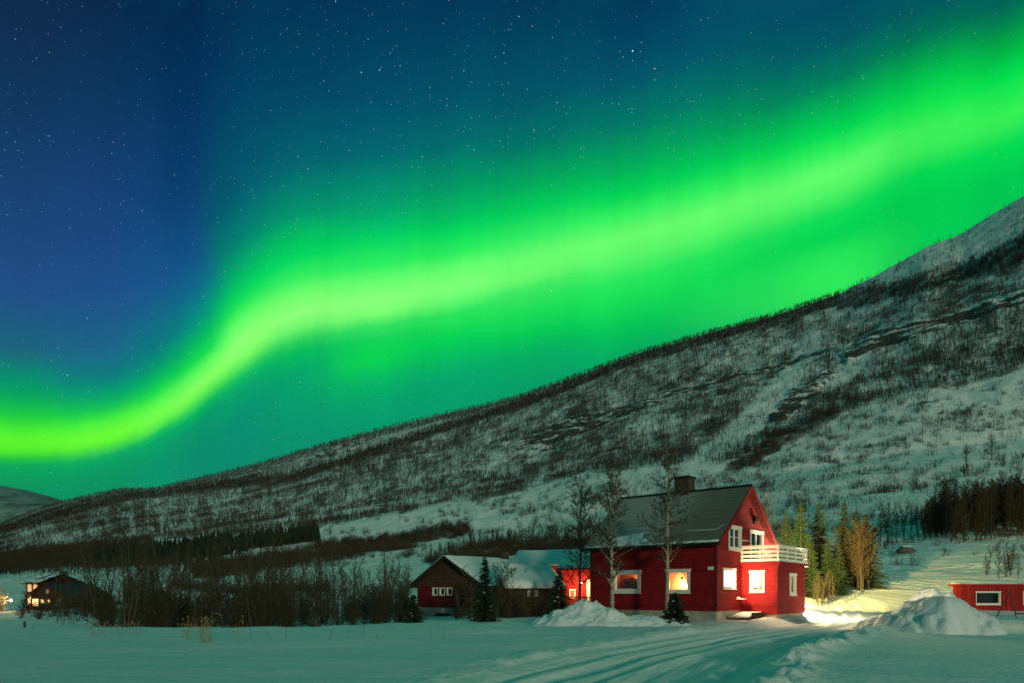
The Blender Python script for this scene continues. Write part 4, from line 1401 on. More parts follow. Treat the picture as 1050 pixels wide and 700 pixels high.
# tied curtains and pendant in the bright room
def tied(u0, u1, side):
    c_ = MB()
    n = 16
    vs, fs = [], []
    for j in range(13):
        t = j / 12
        z = 2.42 - t * 1.02
        wdt = (u1 - u0) * (.50 - .38 * math.sin(min(1, t * 1.0) * math.pi / 2) ** 1.0)
        for i in range(n + 1):
            k = i / n
            u = (u0 + wdt * k) if side < 0 else (u1 - wdt * k)
            vs.append(Vector((u, .24 + .02 * math.sin(i * 2.3), z)))
    for j in range(12):
        for i in range(n):
            a = j * (n + 1) + i
            fs.append((a, a + 1, a + n + 2, a + n + 1))
    return c_.add(vs, fs)
tied(-2.62, -1.45, -1).build('curtain', M['curtain'], w2, True)
tied(-2.62, -1.45, 1).build('curtain', M['curtain'], w2, True)
pl_ = MB()
pl_.tube([(-2.05, .5, 2.45), (-2.05, .5, 2.12)], [.006, .006], 5)
pl_.tube([(-2.05, .5, 2.12), (-2.05, .5, 2.0)], [.03, .09], 10)
pl_.build('pendant_lamp', M['dark_wood'], w2)
lamp('room_lamp', (-2.05, .62, 1.75), 100, (1.0, .66, .32), house, .06)

# roof
rf = MB()
ov, og, th = .34, .30, .14
def slab(mb, y0, z0, y1, z1, x0, x1, th):
    d = Vector((0, y1 - y0, z1 - z0)).normalized()
    nn_ = Vector((0, -d.z, d.y)) if d.y > 0 else Vector((0, d.z, -d.y))
    a = [Vector((x, y, z)) for x in (x0, x1) for (y, z) in ((y0, z0), (y1, z1))]
    b_ = [p + nn_ * th for p in a]
    mb.add(a + b_, [(0, 1, 3, 2), (4, 6, 7, 5), (0, 4, 5, 1), (2, 3, 7, 6), (0, 2, 6, 4), (1, 5, 7, 3)])
slab(rf, -ov, ze - ov * slope + .02, Wh / 2, za + .02, -Lh - og, og, th)
slab(rf, Wh + ov, ze - ov * slope + .02, Wh / 2, za + .02, -Lh - og, og, th)
roof = rf.build('roof', M['roof'], house)
for (ya, yb) in ((-ov, Wh / 2), (Wh + ov, Wh / 2)):
    za_, zb_ = (ze - ov * slope - .025, za - .025)
    sf = MB()
    slab(sf, ya, za_, yb, zb_, .03, og - .005, .028)
    sf.build('soffit', M['red_dark'], roof)
rc = MB()
rc.tube([(-Lh - og - .01, Wh / 2, za + .20), (og + .01, Wh / 2, za + .20)], [.07, .07], 8)
rc.build('ridge_cap', M['metal_dark'], roof)
for sg in (0, 1):
    y0 = -ov - .02 if sg == 0 else Wh + ov + .02
    for xx in (og + .02, -Lh - og - .02):
        MB().beam(Vector((xx, y0, ze - ov * slope + .06)), Vector((xx, Wh / 2, za + .10)), .04, .22).build('bargeboard', M['red'], roof)
gt = MB()
gt.tube([(-Lh - og, -ov - .06, ze - ov * slope + .04), (og, -ov - .06, ze - ov * slope + .04)], [.06, .06], 8)
gt.build('gutter', M['metal_dark'], roof)
ch = MB()
cy, cx = Wh / 2 + .15, -3.55
ch.box(cx - .42, cx + .42, cy - .42, cy + .42, za - .6, za + .95)
chim = ch.build('chimney', M['chimney'], roof)
MB().box(cx - .47, cx + .47, cy - .47, cy + .47, za + .951, za + 1.05).build('cap', M['metal_dark'], chim)

def snow_sheet(parent, name, O, U, V, N, lu, lv, thick, seed, shape=None, nu=60, nv=40, mat=None):
    """a blanket of snow lying on a slope, rounded at its edges, thin and broken where shape says so"""
    O, U, V, N = Vector(O), Vector(U), Vector(V), Vector(N)
    u = np.linspace(0, 1, nu)[None, :] * np.ones((nv, 1))
    v = np.linspace(0, 1, nv)[:, None] * np.ones((1, nu))
    e = np.minimum(np.minimum(u, 1 - u) * lu, np.minimum(v, 1 - v) * lv)
    t = thick * np.clip(e / (thick * 1.1), 0, 1) ** .45
    t = t * (1 + .35 * fbm(u * lu / 1.3, v * lv / 1.3, seed, 3))
    if shape is not None:
        t = t * np.clip(shape(u, v) * 2.5, 0, 1) - .02 * (shape(u, v) < 0)
    t = np.where(e <= 1e-6, 0.004, np.maximum(t, -0.03))
    P = (np.array(O)[None, None, :] + u[..., None] * lu * np.array(U) + v[..., None] * lv * np.array(V) + t[..., None] * np.array(N))
    keep = t > -0.015
    I = np.arange(nu * nv).reshape(nv, nu)
    q = np.stack([I[:-1, :-1], I[:-1, 1:], I[1:, 1:], I[1:, :-1]], -1)
    k = keep[:-1, :-1] | keep[:-1, 1:] | keep[1:, 1:] | keep[1:, :-1]
    return np_mesh(name, P.reshape(-1, 3), q[k].reshape(-1, 4), mat or M['snow_roof'], True, None, parent)
sd = Vector((0, Wh / 2 + ov, za - ze + ov * slope)).normalized()
sn_n = Vector((0, -sd.z, sd.y))
base_r = Vector((-Lh - og, -ov, ze - ov * slope + .02)) + sn_n * (th + .004)
snow_sheet(roof, 'snow_patch', base_r + X * 1.3, X, sd, sn_n, 2.9, 1.7, .08, 5,
           lambda u, v: .55 - ((u - .5) ** 2 * 2.6 + (v - .15) ** 2 * 1.2) ** .5 + .45 * fbm(u * 5, v * 4, 5, 3))
snow_sheet(roof, 'snow_rim', base_r + X * .05, X, sd, sn_n, Lh + 2 * og - .1, .16, .06, 6,
           lambda u, v: .15 + .5 * fbm(u * 26, v * .5, 9, 3), 160, 6)
# balcony
bal = MB()
bal.box(-.0, EX + .16, EY0 - .16, Wh + .1, 2.745, 2.86)
bal.box(.02, EX + .165, EY0 - .166, EY0 - .10, 2.66, 2.744)
balc = bal.build('balcony', M['red'], house)
rl = MB()
yr_, xr_ = EY0 - .12, EX + .12
for z in (2.90, 3.11, 3.32, 3.53):
    rl.box(.03, xr_ + .012, yr_ - .03, yr_ - .005, z, z + .125)
    rl.box(xr_ - .014, xr_ + .011, yr_ - .004, Wh + .05, z + .002, z + .127)
rl.box(.03, xr_ + .03, yr_ - .06, yr_ + .05, 3.67, 3.71)
rl.box(xr_ - .05, xr_ + .05, yr_ + .051, Wh + .06, 3.672, 3.712)
rl.build('railing', M['white'], balc)
for x in (.08, 1.0, xr_ - .07):
    MB().box(x - .04, x + .04, yr_, yr_ + .08, 2.862, 3.669).build('railing_post', M['white'], balc)
for y in (4.4, 5.7, 7.0, Wh):
    MB().box(xr_ - .10, xr_ - .015, y - .04, y + .04, 2.862, 3.671).build('railing_post', M['white'], balc)
snow_sheet(balc, 'deck_snow', Vector((.05, EY0 - .05, 2.864)), X, Y, Z, EX - .05, Wh - EY0, .10, 8)
# little things on the walls
MB().box(-.45, -.15, -.03, -.002, 2.42, 2.58).build('name_plate', M['white'], house)
lm = MB()
lm.box(.003, .14, 2.50, 2.62, 1.02, 1.10)
lm.box(.003, .42, 2.40, 2.78, .97, 1.015)
lm.build('wall_shelf', M['white'], house)
lm = MB()
lm.box(.004, .16, Wh / 2 + .95, Wh / 2 + 1.25, 5.12, 5.42)
lm.box(.004, .07, Wh / 2 + 1.02, Wh / 2 + 1.18, 5.0, 5.119)
lm.build('gable_box', M['metal_dark'], house)
rod = MB()
rod.tube([(.05, -.2, 4.35), (-1.0, -1.25, 4.28)], [.022, .012], 6)
rod.tube([(.05, -.2, 4.35), (.16, .55, 4.66)], [.022, .022], 6)
rod.build('flag_rod', M['gutter'], house)
rod = MB()
rod.tube([(.02, 3.12, 4.02), (.35, 3.3, 3.98)], [.03, .02], 6)
rod.build('bracket', M['white'], house)
# ramp and step in the inner corner
st = MB()
st.add([(.06, 1.0, -.05), (1.3, 1.0, -.05), (1.3, 3.0, -.05), (.06, 3.0, -.05), (.06, 1.2, .10), (1.2, 1.2, .02), (1.2, 3.0, .26), (.06, 3.0, .30)],
       [(0, 3, 2, 1), (4, 5, 6, 7), (0, 1, 5, 4), (1, 2, 6, 5), (2, 3, 7, 6), (3, 0, 4, 7)])
stp = st.build('doorstep', M['grey_wood'], house)
snow_sheet(stp, 'step_snow', Vector((.09, 1.1, .10)), X, Vector((0, 1, .10)).normalized(), Z, 1.05, 1.9, .07, 12)
MB().box(1.201, 1.26, 1.3, 3.04, -.1, .34).build('side_board', M['dark_wood'], stp)

# lamps of the house: balcony corner lamp and the yard lamp on the rear corner (both real fittings)
def fitting(parent, loc, nrm, name='wall_lamp'):
    f_ = MB()
    p = Vector(loc)
    n = Vector(nrm)
    f_.tube([p, p + n * .16, p + n * .22 + Vector((0, 0, -.05))], [.02, .02, .02], 6)
    f_.tube([p + n * .22 + Vector((0, 0, .02)), p + n * .22 + Vector((0, 0, -.06))], [.03, .10], 10)
    w = f_.build(name, M['metal_dark'], parent)
    b_ = MB()
    b_.tube([p + n * .22 + Vector((0, 0, -.062)), p + n * .22 + Vector((0, 0, -.12))], [.05, .04], 8)
    b_.build('bulb', M['glow'], w)
    return p + n * .22
q = fitting(house, (.004, 6.95, 3.72), (1, 0, 0))
lamp('balcony_light', q + Vector((0.05, 0, -.16)), 90, (1.0, .62, .30), house, .05)
q = fitting(house, (1.0, Wh + .001, 2.55), (0, 1, 0))
lamp('yard_light', q + Vector((.40, .75, -.18)), 2700, (1.0, .80, .45), house, .10)
# flood lamp under the rear eave, aimed at the trees by the lane
q = fitting(house, (-.6, Wh + .004, 3.55), (0, 1, 0), 'flood_lamp')
fl = lamp('flood_light', q + Vector((0, .12, -.2)), 110000, (1.0, .76, .20), house, .12, 'SPOT')
fl.data.spot_size = R(64)
fl.data.spot_blend = 1.0
fl.rotation_euler = Vector((.15, -1.0, -.05)).to_track_quat('Z', 'Y').to_euler()

# ================================================================== RED ANNEX with the lit porch
def gable_walls(mb, x0, x1, y0, y1, z0, z1, zt, holes=None, t=.14, ridge='x'):
    """four walls; ridge along x: gables on the x ends"""
    holes = holes or {}
    if ridge == 'x':
        ym = (y0 + y1) / 2
        mb.wall((0, y0, 0), X, -Y, [(x0, z0), (x1, z0), (x1, z1), (x0, z1)], holes.get('front', []), t)
        mb.wall((0, y1, 0), X, Y, [(x0, z0), (x1, z0), (x1, z1), (x0, z1)], holes.get('back', []), t)
        for xx, nn_, k in ((x0 - .003, -X, 'left'), (x1 + .003, X, 'right')):
            mb.wall((xx, 0, 0), Y, nn_, [(y0 + .002, z0), (y1 - .002, z0), (y1 - .002, z1), (ym, zt), (y0 + .002, z1)], holes.get(k, []), t)
    else:
        xm = (x0 + x1) / 2
        mb.wall((x0, 0, 0), Y, -X, [(y0, z0), (y1, z0), (y1, z1), (y0, z1)], holes.get('left', []), t)
        mb.wall((x1, 0, 0), Y, X, [(y0, z0), (y1, z0), (y1, z1), (y0, z1)], holes.get('right', []), t)
        for yy, nn_, k in ((y0 - .003, -Y, 'front'), (y1 + .003, Y, 'back')):
            mb.wall((0, yy, 0), X, nn_, [(x0 + .002, z0), (x1 - .002, z0), (x1 - .002, z1), (xm, zt), (x0 + .002, z1)], holes.get(k, []), t)

ap = at(570, 45.5)
annex = thing('red_annex', 'low red annex with snowy roof and a glowing open porch behind the birch', 'annex', ap, R(-10))
az0 = 0.0
ez = 3.40 - ap.z
am = MB()
gable_walls(am, -2.6, 4.6, 0, 4.6, -.8, ez, ez + .95)
am.build('wall', M['red'], annex)
ar = MB()
slab(ar, -.35, ez - .15, 2.3, ez + .97, -3.0, 4.9, .12)
slab(ar, 4.95, ez - .15, 2.3, ez + .97, -3.0, 4.9, .12)
aro = ar.build('roof', M['dark_wood'], annex)
sv = Vector((0, 2.65, 1.12)).normalized()
snow_sheet(aro, 'roof_snow', Vector((-3.0, -.38, ez - .15)) + Vector((0, -sv.z, sv.y)) * .123, X, sv, Vector((0, -sv.z, sv.y)), 7.9, 2.9, .20, 15)
# porch in front
px0, px1, py0 = .55, 3.2, -2.0
pz = 3.02 - ap.z
pf = MB()
pf.box(px0, px1, py0, -.001, -.5, .42)
porch = pf.build('porch', M['grey_wood'], annex)
pr = MB()
pr.add([(px0 - .25, py0 - .3, pz), (px1 + .2, py0 - .3, pz), (px1 + .2, -.004, pz + .5), (px0 - .25, -.004, pz + .5),
        (px0 - .25, py0 - .3, pz + .1), (px1 + .2, py0 - .3, pz + .1), (px1 + .2, -.004, pz + .6), (px0 - .25, -.004, pz + .6)],
       [(0, 3, 2, 1), (4, 5, 6, 7), (0, 1, 5, 4), (1, 2, 6, 5), (2, 3, 7, 6), (3, 0, 4, 7)])
pro = pr.build('porch_roof', M['dark_wood'], porch)
sv = Vector((0, 2.3, .5)).normalized()
snow_sheet(porch, 'porch_snow', Vector((px0 - .27, py0 - .33, pz + .104)), X, sv, Vector((0, -sv.z, sv.y)), px1 - px0 + .48, 2.3, .16, 18)
pp_ = MB()
for x in (px0 + .05, px1 - .05):
    pp_.box(x - .05, x + .05, py0 + .02, py0 + .12, .42, pz + .03)
pp_.box(px0, px1, py0 + .04, py0 + .10, 1.22, 1.28)
k = px0 + .12
while k < px1 - .1:
    pp_.box(k, k + .05, py0 + .05, py0 + .09, .50, 1.219)
    k += .15
pp_.box(px0, px1, py0 + .04, py0 + .10, .48, .54)
pp_.build('porch_railing', M['grey_wood'], porch)
dr = MB()
dr.box(2.05, 2.13, -.06, -.002, .44, 2.42)
dr.box(2.83, 2.91, -.06, -.002, .44, 2.42)
dr.box(2.131, 2.829, -.058, -.002, 2.32, 2.42)
drr = dr.build('door', M['white'], annex)
MB().box(2.14, 2.82, -.035, -.004, .45, 2.31).build('lit_pane', M['blind_mid'], drr)
dw = MB()
for q4_ in ((.9, .96, 1.15, 1.75), (1.24, 1.30, 1.15, 1.75)):
    dw.box(q4_[0], q4_[1], -.04, -.002, q4_[2], q4_[3])
dw.box(.961, 1.239, -.038, -.002, 1.69, 1.75)
dw.box(.961, 1.239, -.038, -.002, 1.15, 1.20)
dwo = dw.build('window', M['white'], annex)
MB().box(.962, 1.238, -.018, -.004, 1.201, 1.689).build('pane', M['room_red'], dwo)
fitting(annex, (1.75, -.002, 2.25), (0, -1, 0))
lamp('porch_light', (1.60, -.95, 2.05), 260, (1.0, .58, .26), annex, .06)

# ---- lean-to with a thick snow roof
lp = at(548, 42.5)
lean = thing('lean_to_shed', 'low dark lean-to with a smooth thick snow roof between the barn and the porch', 'shed', lp, R(14))
le = 1.88 - lp.z
lw = MB()
lw.wall((0, 0, 0), X, -Y, [(-1.6, -.6), (1.6, -.6), (1.6, le), (-1.6, le)], [], .1)
lw.wall((-1.603, 0, 0), Y, -X, [(.002, -.6), (2.9, -.6), (2.9, le + 1.25), (.002, le)], [], .1)
lw.wall((1.603, 0, 0), Y, X, [(.002, -.6), (2.9, -.6), (2.9, le + 1.25), (.002, le)], [], .1)
lw.wall((0, 2.903, 0), X, Y, [(-1.6, -.6), (1.6, -.6), (1.6, le + 1.25), (-1.6, le + 1.25)], [], .1)
lw.build('wall', M['dark_wood'], lean)
lr = MB()
slab(lr, -.35, le - .12, 3.0, le + 1.3, -1.95, 1.95, .1)
lro = lr.build('roof', M['dark_wood'], lean)
sv = Vector((0, 3.35, 1.42)).normalized()
snow_sheet(lro, 'roof_snow', Vector((-1.98, -.38, le - .12)) + Vector((0, -sv.z, sv.y)) * .104, X, sv, Vector((0, -sv.z, sv.y)), 3.96, 3.66, .34, 22)
lwn = MB()
for x in (-.45, -.05):
    lwn.box(x, x + .28, -.035, -.002, le - .55, le - .05)
lwn.build('board', M['white'], lean)

# ---- brown and red barn
bp_ = Vector((-2.27, 53.0, 0))
bp_.z = -.62
barn = thing('barn', 'brown and red barn with a row of three small windows in its gable', 'barn', bp_, RZ)
BW, BL = 7.5, 8.5
b0, b1, bt = 1.0, 2.90, 5.02
bm_ = MB()
bm_.box(-BW + .06, -.06, .06, BL - .06, -.9, .98)
bm_.build('foundation', M['concrete'], barn)
bwin = [(-5.62, -5.02, 1.98, 2.62), (-4.78, -4.18, 1.98, 2.62), (-3.94, -3.34, 1.98, 2.62)]
bm_ = MB()
bm_.wall((0, 0, 0), X, -Y, [(-BW, b0), (0, b0), (0, b1 - .1), (-BW, b1 - .1)], bwin, .14)
bm_.wall((0, 0, 0), Y, X, [(.002, b0), (BL, b0), (BL, b1), (.002, b1)], [], .14)
bm_.wall((-BW, 0, 0), Y, -X, [(.002, b0), (BL, b0), (BL, b1), (.002, b1)], [], .14)
bm_.build('wall', M['red_dark'], barn)
bm_ = MB()
bm_.wall((0, -.03, 0), X, -Y, [(-BW - .02, b1 - .12), (.02, b1 - .12), (.02, b1), (-BW / 2, bt), (-BW - .02, b1)], [], .14)
bm_.wall((0, BL, 0), X, Y, [(-BW, b0), (0, b0), (0, b1), (-BW / 2, bt), (-BW, b1)], [], .14)
bm_.build('gable', M['brown_wood'], barn)
for k_, (u0, u1, z0, z1) in enumerate(bwin):
    window(barn, (0, 0, 0), X, -Y, u0, u1, z0, z1, 'dark', 0, False, .06, .5, sill=False)
br = MB()
for sg in (-1, 1):
    xe = -BW / 2 + sg * (BW / 2 + .55)
    zz = b1 - .55 * (bt - b1) / (BW / 2)
    a_, c_ = Vector((xe, 0, zz + .02)), Vector((-BW / 2, 0, bt + .02))
    dd = (c_ - a_).normalized()
    nn_ = Vector((-dd.z * (1 if dd.x > 0 else -1), 0, abs(dd.x)))
    vs = [p + Y * y + nn_ * t for t in (0, .14) for y in (-.6, BL + .4) for p in (a_, c_)]
    br.add(vs, [(0, 1, 3, 2), (4, 6, 7, 5), (0, 4, 5, 1), (2, 3, 7, 6), (0, 2, 6, 4), (1, 5, 7, 3)])
bro = br.build('roof', M['dark_wood'], barn)
for sg in (-1, 1):
    xe = -BW / 2 + sg * (BW / 2 + .55)
    zz = b1 - .55 * (bt - b1) / (BW / 2)
    a_, c_ = Vector((xe, 0, zz + .02)), Vector((-BW / 2, 0, bt + .02))
    dd = (c_ - a_).normalized()
    nn_ = Vector((-dd.z * (1 if dd.x > 0 else -1), 0, abs(dd.x)))
    snow_sheet(bro, 'roof_snow', a_ + nn_ * .143 - Y * .55, Y, dd, nn_, BL + .9, (c_ - a_).length, .20, 31 + sg)
bc = MB()
bc.box(-BW / 2 - .5, -BW / 2 + .5, 6.0, 7.0, bt - .5, bt + .75)
bc.build('chimney', M['chimney'], bro)
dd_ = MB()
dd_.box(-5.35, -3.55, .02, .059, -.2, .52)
dd_.build('opening_shade', M['room_dark'], barn)  # dark plate on the foundation, painted as the shade inside an opening
dd_ = MB()
dd_.box(-4.62, -4.38, .0, .058, .53, .95)
dd_.build('white_post', M['white'], barn)

# ================================================================== RED SHED at the right
cpz = at(1000, 50.0)
shd = thing('red_shed', 'long low red shed of upright boards with snow along its flat roof', 'shed', (33.5, 51.0, -.35), R(4))
SL, SW, SH = 8.5, .8, 2.42
sm_ = MB()
h1_ = [(1.2, 3.15, 1.06, 2.02), (4.95, 6.9, 1.06, 2.02)]
sm_.wall((0, 0, 0), X, -Y, [(0, -.4), (SL, -.4), (SL, SH), (0, SH)], h1_, .1)
sm_.wall((-.003, 0, 0), Y, -X, [(.002, -.4), (SW, -.4), (SW, SH), (.002, SH)], [], .1)
sm_.wall((SL + .003, 0, 0), Y, X, [(.002, -.4), (SW, -.4), (SW, SH), (.002, SH)], [], .1)
sm_.wall((0, SW, 0), X, Y, [(0, -.4), (SL, -.4), (SL, SH), (0, SH)], [], .1)
sm_.build('wall', M['red_corr'], shd)
rb_ = MB()
k = .02
while k < SL:
    if not any(a - .02 < k + .06 and k < b + .02 for a, b, c, d in h1_):
        rb_.box(k, k + .09, -.045, -.001, -.3, SH - .1)
    else:
        rb_.box(k, k + .09, -.045, -.001, -.3, .96)
        rb_.box(k, k + .09, -.045, -.001, 2.1, SH - .1)
    k += .36
rb_.build('batten', M['red_corr'], shd)
for a in h1_:
    ww = window(shd, O0, X, -Y, *a, 'dark', 0, False, .05, .5)
sr = MB()
sr.box(-.18, SL + .3, -.25, SW + .25, SH + .002, SH + .16)
sro = sr.build('roof', M['red_corr'], shd)
snow_sheet(sro, 'roof_snow', Vector((-.14, -.22, SH + .162)), X, Y, Z, SL + .4, SW + .4, .17, 41,
           lambda u, v: .30 + .6 * fbm(u * 9, v * 2, 43, 3), 120, 24)
# snow-capped boxes at its left end
bx = thing('wood_stack', 'short stack of firewood capped with snow at the left end of the red shed', 'firewood', (32.9, 50.9, -.30), R(4))
wmb = MB()
for j in range(5):
    for i in range(4):
        x = -.55 + i * .2 + (.1 if j % 2 else 0)
        wmb.tube([(x, 0, .12 + j * .19), (x + .02, .9, .12 + j * .19)], [.095, .09], 8)
wmb.build('log_pile', M['grey_wood'], bx, True)
MB().box(-.75, -.25, -.05, .95, 1.10, 1.16).build('cover', M['yellow'], bx)
snow_sheet(bx, 'snow_cap', Vector((-.80, -.1, 1.16)), X, Y, Z, 1.0, 1.1, .26, 45)
# swing frame
sp_ = at(1032, 45.5)
sw = thing('swing_frame', 'dark A-shaped swing frame standing in the snow before the red shed', 'swing frame', sp_, R(-35.9))
f0 = MB()
topz = 1.72 - sp_.z
for y in (0, 2.3):
    lg = MB()
    lg.tube([(.22, y, topz), (-.60, y - .1, -.15)], [.035, .035], 8)
    lg.build('leg', M['metal_dark'], sw)
    lg = MB()
    lg.tube([(.22, y, topz), (.55, y - .1, -.15)], [.035, .035], 8)
    lg.build('leg', M['metal_dark'], sw)
f0.tube([(.22, -.1, topz), (.22, 2.4, topz)], [.04, .04], 8)
f0.build('top_bar', M['metal_dark'], sw)
f0 = MB()
f0.beam((.5, .3, .22), (1.6, .2, .24), .06, .09)
f0.build('ground_rail', M['red_dark'], sw)

# ================================================================== FAR LIT HOUSE
fp = at(47, 96)
fh = thing('far_red_house', 'distant red house with several glowing windows behind bare trees', 'house', (fp.x, fp.y, fp.z), R(-22))
fh.scale = (.95, .95, .80)
f_ = MB()
gable_walls(f_, -4.4, -1.5, 0, 6.5, -.6, 5.0, 5.02, None, .14, 'y')
gable_walls(f_, -1.499, 5.6, -1.2, 5.5, -.6, 2.7, 4.6, None, .14, 'y')
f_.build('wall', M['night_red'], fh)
f_ = MB()
slab(f_, -.4, 4.75, 3.2, 6.4, -4.8, -.9, .16)
slab(f_, 6.9, 4.75, 3.2, 6.4, -4.8, -.9, .16)
ro_ = f_.build('roof', M['metal_dark'], fh)
f_ = MB()
f_.wall((-1.49, 0, 0), Y, X, [(-.3, 4.7), (6.8, 4.7), (3.2, 6.4)], [], .1)
f_.wall((-4.41, 0, 0), Y, -X, [(-.3, 4.7), (6.8, 4.7), (3.2, 6.4)], [], .1)
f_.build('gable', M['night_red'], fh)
f_ = MB()
for sg in (-1, 1):
    xe = 2.05 + sg * 4.1
    a_, c_ = Vector((xe, 0, 2.42)), Vector((2.05, 0, 4.66))
    dd = (c_ - a_).normalized()
    nn_ = Vector((-dd.z * (1 if dd.x > 0 else -1), 0, abs(dd.x)))
    vs = [p + Y * y + nn_ * t for t in (0, .16) for y in (-1.7, 5.8) for p in (a_, c_)]
    f_.add(vs, [(0, 1, 3, 2), (4, 6, 7, 5), (0, 4, 5, 1), (2, 3, 7, 6), (0, 2, 6, 4), (1, 5, 7, 3)])
f_.build('roof', M['metal_dark'], fh)
sv = Vector((0, 3.6, 1.65)).normalized()
snow_sheet(ro_, 'roof_snow', Vector((-4.8, -.42, 4.75)) + Vector((0, -sv.z, sv.y)) * .165, X, sv, Vector((0, -sv.z, sv.y)), 3.9, 3.96, .1, 61,
           lambda u, v: .2 + .8 * fbm(u * 4, v * 4, 63, 3))
MB().box(-1.6, -.9, 3.2, 3.9, 6.0, 7.0).build('chimney', M['chimney'], fh)
def far_win(u0, u1, z0, z1, y, lit):
    f_ = MB()
    f_.box(u0, u0 + .12, y - .05, y - .004, z0, z1)
    f_.box(u1 - .12, u1, y - .05, y - .004, z0, z1)
    f_.box(u0 + .121, u1 - .121, y - .048, y - .004, z1 - .12, z1)
    f_.box(u0 + .121, u1 - .121, y - .048, y - .004, z0, z0 + .12)
    f_.box((u0 + u1) / 2 - .04, (u0 + u1) / 2 + .04, y - .046, y - .004, z0 + .121, z1 - .121)
    w = f_.build('window', M['white'], fh)
    MB().box(u0 + .10, u1 - .10, y - .03, y - .006, z0 + .10, z1 - .10).build('pane', M[lit], w)
far_win(-4.0, -3.2, 3.3, 4.6, 0, 'far_glow_dim')
far_win(-2.7, -1.9, 3.3, 4.6, 0, 'far_glow_dim')
far_win(-4.0, -3.1, .9, 2.1, 0, 'far_glow')
far_win(-2.8, -2.0, .9, 2.1, 0, 'far_glow')
far_win(-1.2, .3, .7, 2.1, -1.203, 'far_glow')
far_win(.7, 1.6, 1.2, 2.0, -1.203, 'far_glow')
far_win(1.8, 2.9, 1.2, 2.0, -1.203, 'far_glow')
far_win(1.8, 2.4, 3.0, 3.6, -1.203, 'room_dark')
far_win(4.0, 4.9, .9, 2.0, -1.203, 'room_dark')
q = fitting(fh, (-3.0, -.005, 2.35), (0, -1, 0))  # fitting and its light added to throw orange on the house walls
lamp('wall_fill', q + Vector((0, -.15, -.2)), 420, (1.0, .55, .22), fh, .06)
# garden lamp and lit bush to the left of it
gp = at(11, 88)
gl_ = thing('garden_lamp', 'small lit garden lamp post in the snow left of the far red house', 'lamp', gp)
MB().tube([(0, 0, -.2), (0, 0, 1.5)], [.05, .04], 8).build('post', M['metal_dark'], gl_)
MB().tube([(0, 0, 1.5), (0, 0, 1.62), (0, 0, 1.78)], [.10, .16, .08], 10).build('lantern', M['glow'], gl_)
lamp('garden_light', (0, -.25, 1.7), 600, (1.0, .60, .24), gl_, .1)
tm, cm = bare_tree(rg, 4.2, .05, .3, 24, .1, 6, 3, .05, stems=3, twig_r=.014)
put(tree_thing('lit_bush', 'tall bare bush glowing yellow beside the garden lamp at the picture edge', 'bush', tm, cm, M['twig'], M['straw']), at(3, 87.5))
# small dark hut in the thicket
tp = at(174, 72)
ht = thing('hut', 'small dark hut with a snow cap half hidden in the thicket', 'hut', tp, R(15))
ht.scale = (.75, .75, .6)
f_ = MB()
gable_walls(f_, -1.0, 1.0, 0, 1.8, -.3, 1.9, 2.3)
f_.build('wall', M['dark_wood'], ht)
f_ = MB()
slab(f_, -.25, 1.85, .9, 2.33, -1.25, 1.25, .08)
slab(f_, 2.05, 1.85, .9, 2.33, -1.25, 1.25, .08)
hr = f_.build('roof', M['dark_wood'], ht)
sv = Vector((0, 1.15, .48)).normalized()
snow_sheet(hr, 'roof_snow', Vector((-1.25, -.27, 1.85)) + Vector((0, -sv.z, sv.y)) * .083, X, sv, Vector((0, -sv.z, sv.y)), 2.5, 1.25, .16, 71)
# fence post in the field
pp2 = at(25, 33.0)
f_ = MB()
f_.tube([(0, 0, -.3), (.01, 0, .36), (.015, .0, .40)], [.055, .052, .03], 8)
tag(f_.build('fence_post', M['dark_wood'], None, False, pp2), 'lone dark fence post standing in the snow before the far red house', 'post')
f_ = MB()
f_.tube([(0, 0, 1.0), (.9, .2, .45), (1.7, .3, -.1)], [.035, .045, .05], 6)
tag(f_.build('leaning_branch', M['dark_wood'], None, True, at(84, 50)), 'dark leaning pole slanting down in the snow at the thicket edge', 'pole')
# boulder on the slope right of the lit trees
f_ = MB()
nb_, kb_ = 12, 7
vs = []
for j in range(kb_ + 1):
    th_ = math.pi * j / kb_
    for i in range(nb_):
        a = 6.283 * i / nb_
        r_ = 1.0 + .22 * math.sin(3 * a + j) + .15 * math.cos(5 * a - j)
        vs.append((1.0 * r_ * math.sin(th_) * math.cos(a), .8 * r_ * math.sin(th_) * math.sin(a), .62 * math.cos(th_)))
f_.add(vs, [(j * nb_ + i, j * nb_ + (i + 1) % nb_, (j + 1) * nb_ + (i + 1) % nb_, (j + 1) * nb_ + i) for j in range(kb_) for i in range(nb_)])
bo = f_.build('boulder', M['rock'], None, True, at(928, 88) + Vector((0, 0, .3)))
tag(bo, 'dark boulder with a snow cap on the slope above the lane', 'boulder')
snow_sheet(bo, 'snow_cap', Vector((-.6, -.5, .50)), X, Y, Z, 1.2, 1.0, .25, 81)

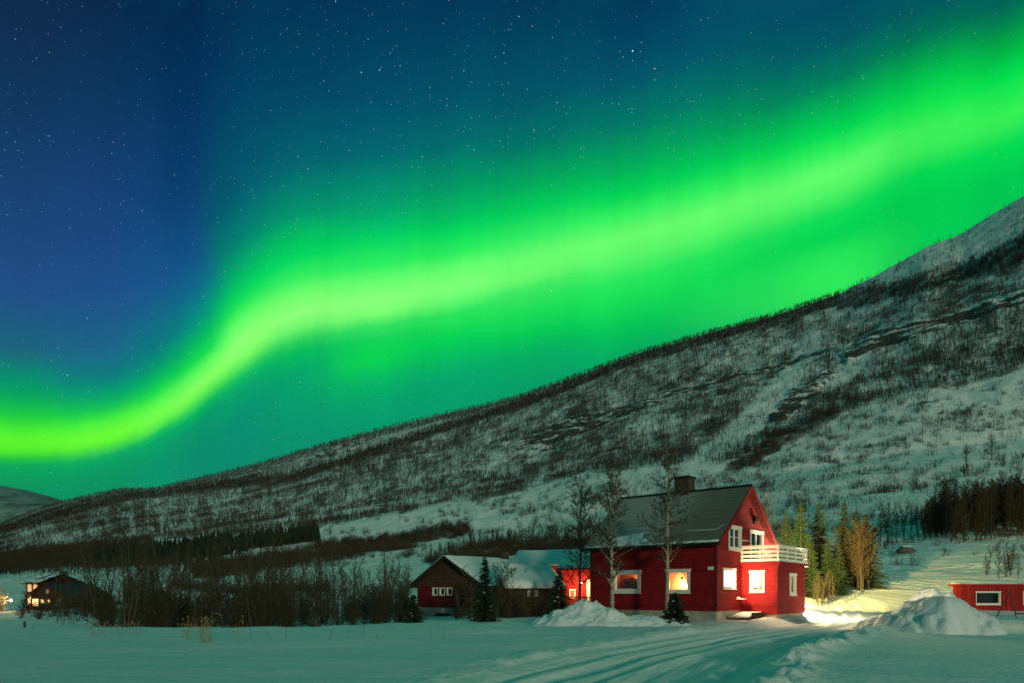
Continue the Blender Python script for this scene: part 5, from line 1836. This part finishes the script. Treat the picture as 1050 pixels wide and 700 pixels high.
# ================================================================== DRY WEEDS sticking out of the field
def weed(px, d, n, h, label, straw=True, spread=.25):
    f_ = MB()
    for i in range(n):
        a, r_ = rg.uniform(0, 6.28), rg.uniform(0, spread)
        x, y = math.cos(a) * r_, math.sin(a) * r_ * .6
        hh = h * rg.uniform(.45, 1.0)
        lx, ly = rg.gauss(0, .22) * hh, rg.gauss(0, .15) * hh
        top = Vector((x + lx, y + ly, hh))
        f_.tube([(x, y, -.08), (x + lx * .4, y + ly * .4, hh * .55), top], [.006, .005, .003], 4, False)
        if straw and rg.random() < .8:
            f_.tube([top, top + Vector((lx * .25, 0, -.02)), top + Vector((lx * .5 + .03, 0, -.1))], [.004, .012, .003], 4, False)
        for k_ in range(2 if not straw else 1):
            t = rg.uniform(.35, .8)
            p0, p1 = Vector((x, y, -.08)), Vector((x + lx * .4, y + ly * .4, hh * .55))
            b_ = p0.lerp(p1, t / .58) if t < .58 else p1.lerp(top, (t - .58) / .42)
            f_.tube([b_, b_ + Vector((rg.gauss(0, .12), rg.gauss(0, .08), rg.uniform(.05, .18))) * (hh * 1.2)], [.004, .002], 3, False)
    o = f_.build('dry_weed', M['straw'] if straw else M['twig'], None, False, at(px, d))
    return tag(o, label, 'dry weeds', 'weeds in the snowfield')
weed(116, 25.5, 26, .55, 'wide thin tuft of pale dry grass in the left part of the snowfield', True, 1.1)
weed(193, 23.0, 12, .85, 'leaning straw-coloured weed clump, left of the pair in the snowfield', True, .22)
weed(208, 21.5, 22, .95, 'densest straw-coloured weed clump, right of the pair in the snowfield', True, .30)
for px in (236, 241, 246, 250):
    weed(px, 22.5 + .1 * (px % 3), 1, .9, 'single pale stalk, one of a few just right of the straw-coloured pair', True, .02)
for px, d, h in ((257, 23, .7), (276, 22.5, .5), (293, 23.5, .65), (338, 22.5, .55), (356, 23.5, .5), (372, 22, .95), (388, 22.5, .4), (94, 24.5, .5), (33, 25, .6), (442, 23, .5), (455, 22.5, .55)):
    weed(px, d, 1, h, 'single dark twig poking up alone out of the smooth snowfield', False, .02)
